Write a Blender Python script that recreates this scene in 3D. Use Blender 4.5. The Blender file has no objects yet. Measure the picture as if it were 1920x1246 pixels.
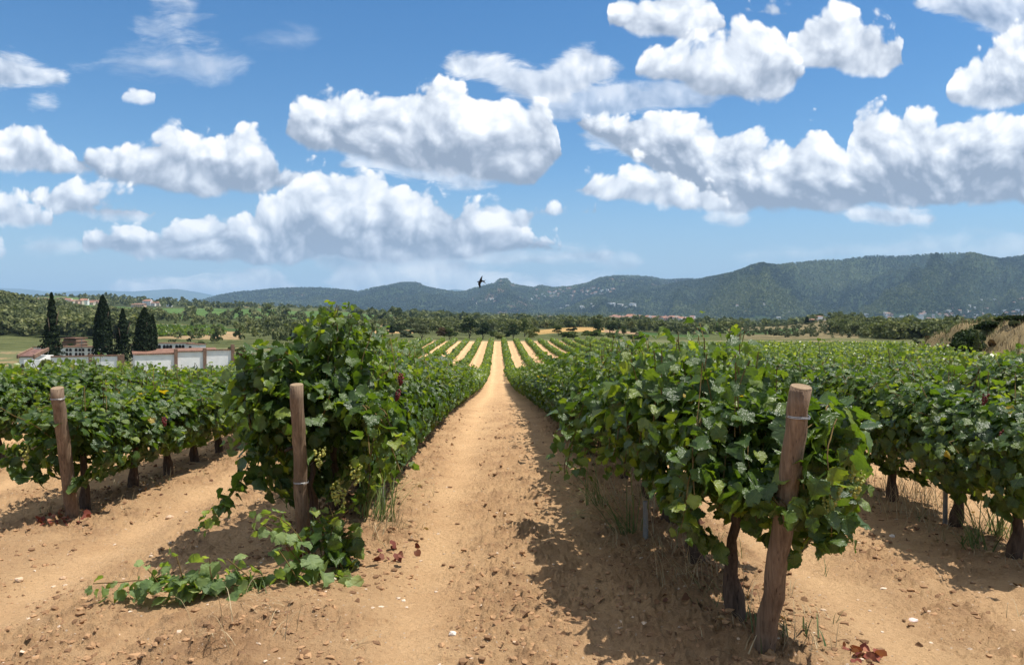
import bpy, math, random
import numpy as np
from mathutils import Vector, Matrix

R = math.radians
SC = bpy.context.scene
COL = SC.collection

# ------------------------------------------------------------------ camera
FPX = 1493.0                      # focal length in photo pixels (1920 wide)
YAW = math.atan(27.0 / FPX)
PITCH = math.atan(23.0 / FPX)
EYE = 1.8
cam_d = bpy.data.cameras.new('camera')
cam_d.sensor_width = 36.0
cam_d.lens = 36.0 * FPX / 1920.0
cam_d.clip_start = 0.05
cam_d.clip_end = 60000.0
cam = bpy.data.objects.new('camera', cam_d)
COL.objects.link(cam)
cam.location = (0, 0, EYE)
cam.rotation_euler = (R(90) - PITCH, 0, -YAW)
SC.camera = cam
SC.render.resolution_x, SC.render.resolution_y = 1024, 664

# ------------------------------------------------------------------ light
SUN_EL, SUN_AZ = R(67), R(88)     # azimuth clockwise from +Y (the row direction)
SUN_DIR = Vector((math.sin(SUN_AZ) * math.cos(SUN_EL), math.cos(SUN_AZ) * math.cos(SUN_EL), math.sin(SUN_EL)))
sun_d = bpy.data.lights.new('sun', 'SUN')
sun_d.energy = 4.4
sun_d.angle = R(0.55)
sun_d.color = (1.0, 0.95, 0.87)
sun = bpy.data.objects.new('sun', sun_d)
COL.objects.link(sun)
sun.rotation_euler = SUN_DIR.to_track_quat('Z', 'Y').to_euler()

SC.view_settings.view_transform = 'Standard'
SC.view_settings.look = 'None'
SC.view_settings.exposure = 0.56
SC.view_settings.gamma = 1.0
SC.render.engine = 'CYCLES'
cy = SC.cycles
cy.max_bounces = 8
cy.diffuse_bounces = 5
cy.glossy_bounces = 2
cy.transmission_bounces = 3
cy.transparent_max_bounces = 4
cy.volume_bounces = 0
cy.use_denoising = True
cy.caustics_reflective = False
cy.caustics_refractive = False
cy.sample_clamp_indirect = 8.0


class NT:
    """Small node tree helper."""
    def __init__(self, tree):
        self.t = tree
        tree.nodes.clear()

    def n(self, typ, ins=None, **props):
        nd = self.t.nodes.new(typ)
        for k, v in props.items():
            setattr(nd, k, v)
        for k, v in (ins or {}).items():
            self.put(nd.inputs[k], v)
        return nd

    def put(self, sock, v):
        if isinstance(v, bpy.types.NodeSocket):
            self.t.links.new(v, sock)
        elif isinstance(v, bpy.types.Node):
            self.t.links.new(v.outputs[0], sock)
        else:
            if hasattr(sock.default_value, '__len__') and len(sock.default_value) == 4 and len(v) == 3:
                v = (*v, 1.0)
            sock.default_value = v

    def m(self, op, a, b=0.0, c=0.0, clamp=False):
        nd = self.t.nodes.new('ShaderNodeMath')
        nd.operation = op
        nd.use_clamp = clamp
        self.put(nd.inputs[0], a)
        if len(nd.inputs) > 1: self.put(nd.inputs[1], b)
        if len(nd.inputs) > 2: self.put(nd.inputs[2], c)
        return nd.outputs[0]

    def ss(self, v, lo, hi, a=0.0, b=1.0):
        nd = self.t.nodes.new('ShaderNodeMapRange')
        nd.interpolation_type = 'SMOOTHSTEP'
        for i, x in enumerate((v, lo, hi, a, b)): self.put(nd.inputs[i], x)
        return nd.outputs[0]

    def mix(self, f, a, b, blend='MIX'):
        nd = self.t.nodes.new('ShaderNodeMix')
        nd.data_type = 'RGBA'
        nd.blend_type = blend
        self.put(nd.inputs[0], f)
        self.put(nd.inputs[6], a)
        self.put(nd.inputs[7], b)
        return nd.outputs[2]

    def ramp(self, f, stops, interp='LINEAR'):
        nd = self.t.nodes.new('ShaderNodeValToRGB')
        self.put(nd.inputs[0], f)
        cr = nd.color_ramp
        cr.interpolation = interp
        while len(cr.elements) < len(stops): cr.elements.new(0.5)
        for e, (p, c) in zip(cr.elements, stops):
            e.position = p
            e.color = (*c, 1.0)
        return nd.outputs[0]


# ------------------------------------------------------------------ sky and clouds
def build_world():
    w = bpy.data.worlds.new('World')
    SC.world = w
    w.use_nodes = True
    w.cycles.sampling_method = 'MANUAL'
    w.cycles.sample_map_resolution = 512
    g = NT(w.node_tree)
    out = g.n('ShaderNodeOutputWorld')
    sky = g.n('ShaderNodeTexSky', sky_type='NISHITA', sun_disc=False, sun_elevation=SUN_EL, sun_rotation=SUN_AZ,
              altitude=200.0, air_density=1.0, dust_density=0.0, ozone_density=3.0)
    tc = g.n('ShaderNodeTexCoord')
    sep = g.n('ShaderNodeSeparateXYZ', {0: tc.outputs['Generated']})
    X, Y, Z = sep.outputs
    ay = g.m('MAXIMUM', g.m('ABSOLUTE', Y), 0.08)
    u = g.m('DIVIDE', X, ay)
    v = g.m('DIVIDE', Z, ay)
    # s: 0..1 over photo columns -100..2020 ; v scaled: rows 600..-100
    s = g.m('DIVIDE', g.m('ADD', g.m('MULTIPLY', u, FPX), 933 + 100), 2120.0)
    e = g.m('DIVIDE', g.m('MULTIPLY', v, FPX), 700.0)
    P = g.n('ShaderNodeCombineXYZ', {0: u, 1: v, 2: 0.0})
    # warp
    wn = g.n('ShaderNodeTexNoise', {'Vector': P, 'Scale': 7.0, 'Detail': 3.0}, noise_dimensions='2D')
    warp = g.n('ShaderNodeVectorMath', {0: wn.outputs['Color'], 1: (0.5, 0.5, 0.5)}, operation='SUBTRACT')
    warp = g.n('ShaderNodeVectorMath', {0: warp, 'Scale': 0.05}, operation='SCALE')
    PW = g.n('ShaderNodeVectorMath', {0: P, 1: warp}, operation='ADD')

    def billow(vec):
        a = g.n('ShaderNodeTexNoise', {'Vector': vec, 'Scale': 11.0, 'Detail': 7.0, 'Roughness': 0.56}, noise_dimensions='2D')
        b = g.n('ShaderNodeTexVoronoi', {'Vector': vec, 'Scale': 21.0, 'Detail': 3.0, 'Roughness': 0.48, 'Smoothness': 0.45},
                voronoi_dimensions='2D', feature='SMOOTH_F1')
        nb = g.m('MULTIPLY', g.m('SUBTRACT', 0.42, b.outputs['Distance']), 1.25)
        na = g.m('MULTIPLY', g.m('SUBTRACT', a.outputs[0], 0.5), 1.15)
        return g.m('ADD', na, nb)
    n0 = billow(PW)
    off = g.n('ShaderNodeVectorMath', {0: PW, 1: (0.007, 0.012, 0)}, operation='ADD')
    n1 = billow(off)
    off2 = g.n('ShaderNodeVectorMath', {0: PW, 1: (0.022, 0.038, 0)}, operation='ADD')
    n2 = g.n('ShaderNodeTexNoise', {'Vector': off2, 'Scale': 11.0, 'Detail': 3.0, 'Roughness': 0.56}, noise_dimensions='2D')
    n2 = g.m('MULTIPLY', g.m('SUBTRACT', n2.outputs[0], 0.5), 1.5)
    emb = g.m('MULTIPLY', g.m('SUBTRACT', n0, n1), 0.36)
    emb2 = g.m('MULTIPLY', g.m('SUBTRACT', n0, n2), 0.10)
    ln = g.n('ShaderNodeTexNoise', {'Vector': P, 'Scale': 9.0, 'Detail': 1.0}, noise_dimensions='2D')
    relief = g.m('MULTIPLY_ADD', g.m('SUBTRACT', ln.outputs[0], 0.5), 0.2, g.m('ADD', emb, emb2))

    PS = g.n('ShaderNodeVectorMath', {0: PW, 1: (0.45, 1.6, 1)}, operation='MULTIPLY')
    nst = g.n('ShaderNodeTexNoise', {'Vector': PS, 'Scale': 16.0, 'Detail': 7.0, 'Roughness': 0.66}, noise_dimensions='2D')
    nsoft = g.m('MULTIPLY', g.m('SUBTRACT', nst.outputs[0], 0.48), 1.7)

    def put_curve(q):
        nd = g.t.nodes.new('ShaderNodeFloatCurve')
        c = nd.mapping.curves[0]
        q = [(min(max((a + 100) / 2120.0, 0), 1), min(max(b, 0), 1)) for a, b in q]
        c.points[0].location = q[0]
        c.points[1].location = q[-1]
        for p in q[1:-1]: c.points.new(*p)
        for p in c.points: p.handle_type = 'VECTOR'
        nd.mapping.extend = 'HORIZONTAL'
        nd.mapping.update()
        g.put(nd.inputs['Value'], s)
        return nd.outputs[0]

    def curve(parts, absent, tp, sg):
        q = []
        for pts in parts:
            (xa, ya), (xz, yz) = pts[0], pts[-1]
            if xa > -95: q += [(-100 if not q else q[-1][0] + 0.5, absent), (max(xa - tp - 2, -99), absent), (max(xa - tp, -98), ya + sg * 60)]
            q += pts
            if xz < 2015: q += [(xz + tp, yz + sg * 60), (xz + tp + 2, absent)]
        if q[-1][0] < 2015: q.append((2020, absent))
        return put_curve([(a, (600 - b) / 700.0) for a, b in q])

    def flat(spans):
        q = []
        for i, (a, b, v) in enumerate(spans):
            q += [(max(a - 10, -100), v), (min(b + 10, 2020), v)]
        if len(q) == 2 and q[0][0] > -100: q = [(-100, q[0][1])] + q[1:]
        if all(abs(p[1] - q[0][1]) < 1e-6 for p in q): return q[0][1]
        return put_curve(q)

    clouds = [
        # top outline, base outline, opacity, edge softness, noise amp, brightness, base darkness
        ('low', [(230, 540), (300, 528), (380, 528), (480, 520), (530, 528), (545, 545)], [(230, 545), (400, 548), (545, 550)], .75, .022, .05, .95, .1),
        ('low', [(640, 520), (700, 505), (770, 498), (860, 505), (950, 515), (1040, 518), (1110, 520), (1150, 530)], [(640, 545), (800, 552), (1000, 556), (1150, 550)], .7, .03, .06, .95, .1),
        ('veil', [(1380, 470), (1550, 452), (1750, 448), (2020, 440)], [(1380, 486), (1550, 482), (2020, 486)], .34, .05, .05, .95, .1),
        ('veil', [(150, 128), (220, 100), (300, 96), (400, 104), (465, 118)], [(150, 134), (300, 142), (400, 150), (465, 130)], .38, .07, .12, .98, .1),
        ('veil', [(265, 60), (310, 55), (360, 66), (410, 82)], [(265, 64), (330, 78), (410, 86)], .42, .05, .09, .98, .1),
        ('veil', [(470, 85), (530, 70), (590, 74)], [(470, 88), (530, 92), (590, 84)], .2, .05, .06, .98, .1),
        ('veil', [(295, 6), (320, -8), (355, 0), (365, 14)], [(295, 8), (330, 20), (365, 20)], .5, .05, .06, .98, .1),
        ('wisp', [(850, 124), (890, 108), (930, 108), (960, 126), (1010, 138), (1060, 112), (1090, 98), (1120, 108), (1155, 122)],
                 [(850, 134), (900, 150), (950, 170), (1000, 186), (1060, 178), (1110, 150), (1155, 134)], .85, .032, .085, .93, .25),
        ('wisp', [(1030, 190), (1100, 176), (1180, 165), (1250, 168), (1330, 176)], [(1030, 214), (1150, 216), (1250, 206), (1330, 196)], .6, .04, .10, .93, .2),
        ('cum', [(1140, 22), (1160, -10), (1250, -25), (1330, -20), (1362, 35)], [(1140, 45), (1200, 62), (1300, 72), (1362, 50)], .97, .014, .065, .96, .45),
        ('cum', [(1192, 128), (1215, 88), (1270, 80), (1300, 72), (1335, 48), (1390, 36), (1440, 30), (1470, 60), (1500, 105), (1512, 128)],
                [(1192, 138), (1260, 152), (1320, 182), (1400, 188), (1460, 182), (1490, 160), (1512, 134)], .98, .014, .07, .97, .5),
        ('cum', [(1395, 8), (1440, -10), (1500, -5), (1520, 10)], [(1395, 14), (1450, 30), (1520, 24)], .8, .02, .07, .97, .3),
        ('cum', [(1470, 95), (1482, 50), (1510, 16), (1550, 4), (1600, 12), (1650, 36), (1690, 62), (1698, 100)],
                [(1470, 108), (1520, 122), (1600, 136), (1660, 138), (1698, 118)], .99, .012, .045, 1.0, .45),
        ('cum', [(1782, 160), (1800, 128), (1845, 92), (1880, 60), (1920, 20), (2020, -40)], [(1782, 184), (1830, 200), (1920, 196), (2020, 200)], .96, .02, .08, .95, .4),
        ('wisp', [(1730, 5), (1790, -20), (1900, -40), (2020, -50)], [(1730, 10), (1800, 30), (1880, 60), (2020, 70)], .75, .04, .11, .92, .3),
        ('cum', [(1072, 215), (1100, 206), (1180, 200), (1260, 196), (1330, 208), (1390, 232), (1450, 258), (1495, 238), (1545, 234), (1575, 262), (1592, 280), (1600, 206), (1650, 190), (1740, 200), (1810, 208), (1860, 206), (1920, 194), (2020, 184)],
                [(1072, 226), (1130, 262), (1200, 300), (1300, 385), (1420, 392), (1560, 391), (1680, 382), (1800, 376), (1920, 374), (2020, 366)], .99, .014, .06, .98, .95),
        ('cum', [(1070, 348), (1110, 326), (1160, 318), (1180, 296), (1240, 290), (1290, 318), (1340, 350), (1370, 380)],
                [(1070, 354), (1150, 368), (1240, 380), (1370, 392)], .98, .016, .06, .95, .45),
        ('cum', [(535, 236), (548, 200), (600, 182), (640, 186), (700, 170), (770, 162), (850, 160), (890, 172), (960, 178), (1010, 186), (1042, 212), (1050, 262), (1054, 284)],
                [(535, 250), (575, 276), (660, 292), (760, 318), (860, 330), (950, 342), (1000, 348), (1036, 306), (1054, 290)], .99, .014, .05, .99, .75),
        ('wisp', [(-100, 108), (0, 110), (50, 122), (90, 140), (135, 152)], [(-100, 150), (0, 152), (80, 156), (135, 158)], .8, .03, .06, .95, .2),
        ('cum', [(234, 180), (248, 166), (275, 164), (298, 182)], [(234, 187), (265, 194), (298, 190)], .85, .018, .03, .97, .2),
        ('wisp', [(70, 200), (95, 194), (118, 200)], [(70, 204), (95, 207), (118, 204)], .6, .02, .03, .95, .1),
        ('cum', [(-100, 215), (0, 224), (40, 216), (70, 236), (110, 258), (150, 282), (186, 308)], [(-100, 320), (60, 324), (186, 322)], .98, .014, .055, .98, .5),
        ('cum', [(150, 285), (195, 268), (270, 268), (300, 244), (350, 236), (420, 242), (480, 238), (510, 258), (528, 300), (570, 306), (610, 330)],
                [(150, 306), (210, 334), (290, 356), (390, 368), (470, 364), (540, 352), (610, 348)], .98, .016, .055, .98, .7),
        ('cum', [(58, 352), (110, 342), (190, 344), (260, 352), (318, 372)], [(58, 370), (110, 398), (200, 412), (290, 414), (318, 386)], .97, .018, .055, .97, .5),
        ('cum', [(-100, 360), (20, 362), (70, 376), (108, 402)], [(-100, 415), (50, 420), (108, 418)], .97, .018, .05, .96, .4),
        ('cum', [(-100, 440), (0, 436), (22, 456)], [(-100, 496), (0, 498), (22, 480)], .8, .03, .06, .95, .3),
        ('cum', [(165, 436), (190, 420), (290, 420), (350, 396), (430, 388), (500, 368), (560, 326), (600, 296), (640, 302), (700, 328), (760, 348), (830, 356), (890, 382), (950, 402), (1010, 430), (1056, 452)],
                [(165, 462), (250, 472), (350, 486), (500, 492), (650, 486), (800, 488), (930, 474), (1056, 466)], .97, .016, .062, .96, .8),
        ('wisp', [(600, 470), (800, 474), (1000, 470), (1080, 462), (1135, 466)], [(600, 496), (800, 500), (1000, 498), (1135, 488)], .6, .04, .07, .92, .4),
        ('cum', [(905, 378), (930, 366), (990, 366), (1050, 376), (1118, 388)], [(905, 392), (940, 430), (975, 440), (1010, 400), (1118, 394)], .92, .02, .05, .94, .4),
        ('wisp', [(1600, 398), (1650, 388), (1706, 390), (1712, 404), (1750, 408)], [(1600, 408), (1700, 410), (1750, 418)], .85, .02, .03, .93, .3),
        ('wisp', [(1330, 408), (1352, 401), (1385, 408)], [(1330, 414), (1385, 416)], .7, .02, .025, .93, .2),
        ('wisp', [(660, 300), (760, 290), (860, 305), (930, 320)], [(660, 318), (760, 332), (860, 340), (930, 336)], .7, .025, .07, .95, .3),
        ('wisp', [(1110, 250), (1200, 236), (1300, 244)], [(1110, 262), (1200, 276), (1300, 268)], .6, .03, .08, .95, .2),
        ('wisp', [(60, 460), (100, 452), (150, 462)], [(60, 468), (150, 472)], .5, .03, .04, .93, .2),
        ('wisp', [(1120, 486), (1180, 484), (1190, 490)], [(1120, 494), (1190, 494)], .35, .03, .05, .93, .2),
    ]
    tint = g.n('ShaderNodeHueSaturation', {'Hue': 0.5, 'Saturation': 1.3, 'Value': 0.92, 'Color': sky})
    colr = g.mix(g.ss(g.m('ABSOLUTE', v), 0.0, 0.20, 0.85, 0.0), tint.outputs[0], (2.5, 3.7, 5.2))
    WHITE = 9.0
    # clouds that do not overlap sideways share one pair of outline curves
    tracks = []
    for cl in clouds:
        ex = 22 if cl[0] == 'cum' else 62
        x0, x1 = min(cl[1][0][0], cl[2][0][0]) - ex, max(cl[1][-1][0], cl[2][-1][0]) + ex
        for t in tracks:
            if t['kind'] == cl[0] and all(x1 < a or x0 > b for a, b in t['span']): break
        else:
            t = {'kind': cl[0], 'span': [], 'cl': []}
            tracks.append(t)
        t['span'].append((x0, x1)); t['cl'].append(cl)
    order = {'low': 0, 'veil': 1, 'wisp': 2, 'cum': 3}
    tracks.sort(key=lambda t: order[t['kind']])
    for t in tracks:
        cl = sorted(t['cl'], key=lambda c: c[1][0][0])
        k = len(cl)
        soft, amp, white = (sum(c[i] for c in cl) / k for i in (4, 5, 6))
        tp = 14 if t['kind'] == 'cum' else 55
        T = curve([c[1] for c in cl], 620, tp, 1)
        B = curve([c[2] for c in cl], -100, tp, -1)
        op, dark = (flat([(c[1][0][0], c[1][-1][0], c[i]) for c in cl]) for i in (3, 7))
        up = g.m('SUBTRACT', T, e)
        dn = g.m('MULTIPLY', g.m('SUBTRACT', e, B), 1.3)
        nn = n0 if t['kind'] == 'cum' else nsoft
        q = g.m('ADD', g.m('MINIMUM', g.m('MULTIPLY_ADD', nn, amp * 1.25, up), g.m('MULTIPLY_ADD', nn, amp * (0.45 if t['kind'] == 'cum' else 1.25), dn)), 0.027)
        a = g.m('MULTIPLY', g.ss(q, 0.0, soft * 1.2 + 0.004), op)
        th = g.m('DIVIDE', g.m('SUBTRACT', e, B), g.m('MAXIMUM', g.m('SUBTRACT', T, B), 0.02))
        sh = g.ss(g.m('MULTIPLY_ADD', n0, 0.26, th), -0.08, 0.72, 0.68, 0.0)
        lum = g.m('MULTIPLY_ADD', sh, g.m('MULTIPLY', dark, -1.0), g.m('ADD', relief, white - 0.03))
        c = g.ramp(g.m('SUBTRACT', lum, 0.06), [(0.22, (0.26, 0.31, 0.40)), (0.5, (0.46, 0.51, 0.60)), (0.78, (0.74, 0.78, 0.84)), (1.0, (1.0, 0.99, 0.98))])
        cs = g.n('ShaderNodeVectorMath', {0: c, 'Scale': WHITE}, operation='SCALE')
        colr = g.mix(a, colr, cs)
    # unseen cloud added above the outlined band to lift light in the shadows
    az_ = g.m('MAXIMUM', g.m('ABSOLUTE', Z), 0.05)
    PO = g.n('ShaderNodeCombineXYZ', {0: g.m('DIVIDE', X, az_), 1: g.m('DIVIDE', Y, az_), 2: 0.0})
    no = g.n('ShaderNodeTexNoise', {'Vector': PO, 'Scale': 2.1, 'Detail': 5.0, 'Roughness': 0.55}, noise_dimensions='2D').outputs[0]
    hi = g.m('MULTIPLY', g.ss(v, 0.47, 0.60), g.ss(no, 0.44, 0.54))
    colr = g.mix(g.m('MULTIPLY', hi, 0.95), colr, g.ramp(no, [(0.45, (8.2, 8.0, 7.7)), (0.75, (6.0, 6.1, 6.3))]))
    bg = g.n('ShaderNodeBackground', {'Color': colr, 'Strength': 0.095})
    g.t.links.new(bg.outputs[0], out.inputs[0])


build_world()

# ------------------------------------------------------------------ numeric helpers
def smooth(a, b, x):
    t = np.clip((x - a) / (b - a), 0, 1)
    return t * t * (3 - 2 * t)


def hash2(ix, iy, seed):
    h = (ix.astype(np.int64) * 374761393 + iy.astype(np.int64) * 668265263 + seed * 1442695041) & 0xFFFFFFFF
    h = ((h ^ (h >> 13)) * 1274126177) & 0xFFFFFFFF
    h = ((h ^ (h >> 15)) * 2246822519) & 0xFFFFFFFF
    return ((h ^ (h >> 16)) & 0xFFFFFF) / float(0xFFFFFF)


def vn(x, y, seed=0):
    x = np.asarray(x, float); y = np.asarray(y, float)
    ix = np.floor(x); iy = np.floor(y)
    fx = x - ix; fy = y - iy
    fx = fx * fx * fx * (fx * (fx * 6 - 15) + 10); fy = fy * fy * fy * (fy * (fy * 6 - 15) + 10)
    a = hash2(ix, iy, seed); b = hash2(ix + 1, iy, seed); c = hash2(ix, iy + 1, seed); d = hash2(ix + 1, iy + 1, seed)
    return (a * (1 - fx) + b * fx) * (1 - fy) + (c * (1 - fx) + d * fx) * fy


def fbm(x, y, seed=0, oct=4, gain=0.5, lac=2.03):
    s = 0.0; a = 1.0; tot = 0.0
    for k in range(oct):
        s = s + a * vn(x, y, seed + 17 * k); tot += a
        a *= gain; x = x * lac + 13.7; y = y * lac + 7.1
    return s / tot


def ridged(x, y, seed=0, oct=4):
    s = 0.0; a = 1.0; tot = 0.0
    for k in range(oct):
        s = s + a * (1 - np.abs(2 * vn(x, y, seed + 31 * k) - 1)); tot += a
        a *= 0.5; x = x * 2.1 + 3.3; y = y * 2.1 + 9.1
    return s / tot


def px_of(x, y):
    dep = x * math.sin(YAW) + y * math.cos(YAW)
    return 960 + FPX * (x * math.cos(YAW) - y * math.sin(YAW)) / np.maximum(dep, 1e-6)


def at(X, d):
    """point on the ground plan, seen in column X at camera depth d"""
    t = (X - 960) / FPX * d
    return (t * math.cos(YAW) + d * math.sin(YAW), -t * math.sin(YAW) + d * math.cos(YAW))


def zrow(Y, d):
    return EYE - (Y - 600.0) / FPX * d


# ------------------------------------------------------------------ terrain
_by = np.array([-60, 0, 9, 14, 22, 32, 42, 60, 78, 93, 115, 150, 187, 230], float)
_bz = np.array([-1.8, -1.8, -1.8, -1.93, -2.45, -3.25, -4.0, -5.15, -5.85, -6.1, -6.05, -5.55, -4.95, -4.6]) + EYE
_gy = np.arange(-60, 230, 0.5)
_gz = np.interp(_gy, _by, _bz)
_k = np.exp(-0.5 * (np.arange(-12, 13) / 5.0) ** 2); _k /= _k.sum()
_gz = np.convolve(np.pad(_gz, 12, mode='edge'), _k, mode='valid')


def xb(y):
    return np.interp(y, [0, 30, 40, 60, 95, 187], [20, 21, 23.5, 30, 49, 104])


def near_h(x, y):
    z = np.interp(y, _gy, _gz)
    z = z - 0.062 * np.clip(np.abs(x) - 1.45, 0, 2.75) * (1 - smooth(14, 30, y))
    z = z + 1.9 * smooth(5, 30, x) * smooth(12, 40, y) * (1 - smooth(105, 150, y))
    z = z - 1.6 * smooth(-15, -60, x) * smooth(60, 120, y) - 0.9 * smooth(-14, -40, x) * (1 - smooth(60, 120, y))
    b = x - xb(y)
    h = np.interp(y, [0, 20, 40, 50, 60, 75, 95, 130], [1.6, 1.8, 2.0, 2.1, 2.0, 1.3, 0.7, 0.3])
    n = fbm(x * 0.35, y * 0.35, 5, 3)
    z = z + h * smooth(0.5, 3.6, b + (n - 0.5) * 2.0) * (0.65 + 0.7 * fbm(x * .12, y * .12, 6, 3)) + 0.3 * (fbm(x * 1.1, y * 1.1, 7, 3) - .5) * smooth(0, 1.5, b) * (y < 110) + 0.03 * np.clip(b - 3, 0, 30)
    return z


_D = np.array([150, 190, 260, 350, 500, 700, 1000, 1400, 2200, 3500, 6000], float)
_T = {
    -400: [660, 640, 610, 585, 560, 565, 565, 562, 562, 570, 585],
    0:    [676, 655, 638, 606, 568, 572, 568, 560, 562, 570, 585],
    100:  [676, 655, 640, 618, 592, 580, 569, 557, 560, 570, 585],
    200:  [676, 655, 640, 624, 602, 586, 574, 560, 562, 570, 585],
    300:  [676, 655, 634, 613, 602, 592, 578, 568, 574, 578, 585],
    450:  [674, 655, 636, 620, 606, 592, 579, 575, 580, 582, 586],
    600:  [664, 645, 632, 622, 608, 594, 584, 580, 583, 583, 586],
    750:  [653, 640, 625, 618, 608, 600, 594, 590, 591, 588, 588],
    950:  [651, 640, 630, 622, 613, 608, 604, 602, 598, 591, 588],
    1100: [651, 640, 622, 613, 616, 612, 608, 604, 600, 590, 588],
    1300: [650, 640, 632, 626, 620, 615, 612, 608, 606, 596, 590],
    1450: [644, 640, 632, 621, 613, 618, 614, 610, 607, 600, 592],
    1560: [642, 640, 630, 615, 601, 610, 612, 610, 607, 600, 592],
    1700: [641, 639, 633, 625, 612, 612, 612, 610, 607, 600, 592],
    1900: [640, 634, 628, 622, 614, 612, 612, 610, 607, 600, 592],
    2300: [640, 634, 628, 620, 612, 612, 612, 610, 607, 600, 592],
}
_TX = np.array(sorted(_T), float)
_TY = np.array([_T[int(k)] for k in sorted(_T)], float)


def far_h(x, y):
    dep = np.maximum(x * math.sin(YAW) + y * math.cos(YAW), 1e-3)
    rr = np.hypot(x, y)
    dd = np.where(y > 0, np.maximum(dep, rr * 0.6), rr)
    X = np.clip(np.where(y > 0.1, px_of(x, y), np.where(x > 0, 2299, -399)), -399, 2299)
    i = np.clip(np.searchsorted(_TX, X) - 1, 0, len(_TX) - 2)
    tx = (X - _TX[i]) / (_TX[i + 1] - _TX[i]); tx = tx * tx * (3 - 2 * tx)
    ld = np.log(np.clip(dd, 151, 5900)); L = np.log(_D)
    j = np.clip(np.searchsorted(L, ld) - 1, 0, len(_D) - 2)
    td = (ld - L[j]) / (L[j + 1] - L[j])
    Y = (_TY[i, j] * (1 - tx) + _TY[i + 1, j] * tx) * (1 - td) + (_TY[i, j + 1] * (1 - tx) + _TY[i + 1, j + 1] * tx) * td
    z = EYE - (Y - 600.0) / FPX * dd
    z = z + (fbm(x / 90.0, y / 90.0, 9, 4) - 0.5) * np.clip((dd - 230) * 0.012, 0, 14)
    return z


def ground_h(x, y):
    r = np.hypot(x, y)
    w = smooth(176, 215, np.maximum(y, r * 0.85))
    return near_h(x, y) * (1 - w) + far_h(x, y) * w


LAYERS = {
    # name: (silhouette [(X, Y)], foot distance, ridge distance, back distance, relief)
    'far_mountains': ([(-500, 545), (-100, 542), (0, 540), (40, 541), (100, 547), (180, 544), (250, 546), (330, 541), (370, 547), (410, 555), (480, 562),
                       (700, 562), (800, 556), (830, 546), (850, 541), (868, 543), (890, 551), (1000, 556), (1400, 545), (2400, 540)], 15000, 19000, 23000, 0.25),
    'middle_hills': ([(-500, 566), (200, 566), (330, 570), (380, 564), (410, 555), (440, 549), (490, 545), (545, 541), (600, 541), (650, 545), (672, 547), (700, 541), (730, 535), (750, 531),
                       (775, 530), (788, 533), (800, 539), (830, 545), (855, 549), (872, 548), (890, 542), (912, 535), (928, 532), (936, 524), (951, 524), (958, 533), (975, 537), (1000, 540),
                       (1014, 536), (1035, 541), (1070, 539), (1100, 533), (1125, 523), (1150, 519), (1190, 518), (1225, 520), (1245, 525), (1290, 524), (1400, 520), (2400, 520)], 4200, 6500, 8200, 0.7),
    'forested_mountain': ([(600, 600), (900, 597), (1040, 588), (1080, 572), (1110, 560), (1150, 549), (1190, 544), (1240, 537), (1275, 530), (1300, 527), (1340, 521), (1375, 514), (1395, 507), (1410, 500), (1425, 496), (1440, 499), (1462, 500),
                       (1480, 496), (1510, 492), (1545, 489), (1570, 490), (1600, 485), (1640, 481), (1680, 483), (1720, 480), (1750, 478), (1790, 477), (1825, 478), (1850, 484), (1875, 488),
                       (1900, 484), (1930, 480), (2000, 478), (2400, 470)], 2900, 4900, 6200, 1.0),
}


def layer_h(name, X, d):
    sil, r0, rc, r1, rel = LAYERS[name]
    sx = np.array([p[0] for p in sil], float); sy = np.array([p[1] for p in sil], float)
    Y = np.interp(X, sx, sy)
    rid = rc + 350 * rel * (fbm(X / 260.0, X * 0, 3, 3) - 0.5) * 2
    zt = EYE - (Y - 600) / FPX * rid
    zt = zt + (fbm(X / 14.0, X * 0 + 2.0, 77, 4) - 0.5) * 8 * min(rel, .7)
    zb = -25.0
    t = (d - r0) / (rid - r0)
    front = np.clip(t, 0, 1)
    sp = ridged(X / 170.0 + 0.25 * np.sin(d / 900.0), d / 2600.0, hash(name) % 1 + len(name), 5)
    sp2 = fbm(X / 40.0, d / 330.0, 21 + len(name), 4)
    shape = front ** 0.8
    env = 4 * front * (1 - front)
    z = zb + (zt - zb) * np.clip(shape * (1 - 0.62 * rel * (1 - sp) * (1 - front) * 1.6), 0, 1)
    z = z + env * ((sp - 0.55) * 0.85 * rel + (sp2 - 0.5) * 0.42 * rel) * (zt - zb)
    # never rise above the ridge line of sight
    zmax = EYE + (zt - EYE) * np.clip(d, 1, None) / rid - 2 * (1 - front)
    z = np.where(t < 1, np.minimum(z, np.where(zt > EYE, zmax, z)), z)
    back = np.clip((d - rid) / (r1 - rid), 0, 1)
    z = np.where(t > 1, zt - (zt - zb) * back ** 1.3, z)
    return z


def raycast(X, Y, dmin=190, dmax=6400):
    """depth at which the land is first met along a photo column/row"""
    d = np.exp(np.linspace(math.log(dmin), math.log(dmax), 900))
    x = (X - 960) / FPX * d * math.cos(YAW) + d * math.sin(YAW)
    y = -(X - 960) / FPX * d * math.sin(YAW) + d * math.cos(YAW)
    h = ground_h(x, y)
    for n in ('middle_hills', 'forested_mountain'):
        h = np.maximum(h, np.where(d > LAYERS[n][1], layer_h(n, np.full_like(d, X), d), -999))
    zr = EYE - (Y - 600) / FPX * d
    hit = np.nonzero(zr <= h)[0]
    if not len(hit): return None
    k = hit[0]
    return float(d[k]), float(x[k]), float(y[k]), float(h[k])


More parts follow.
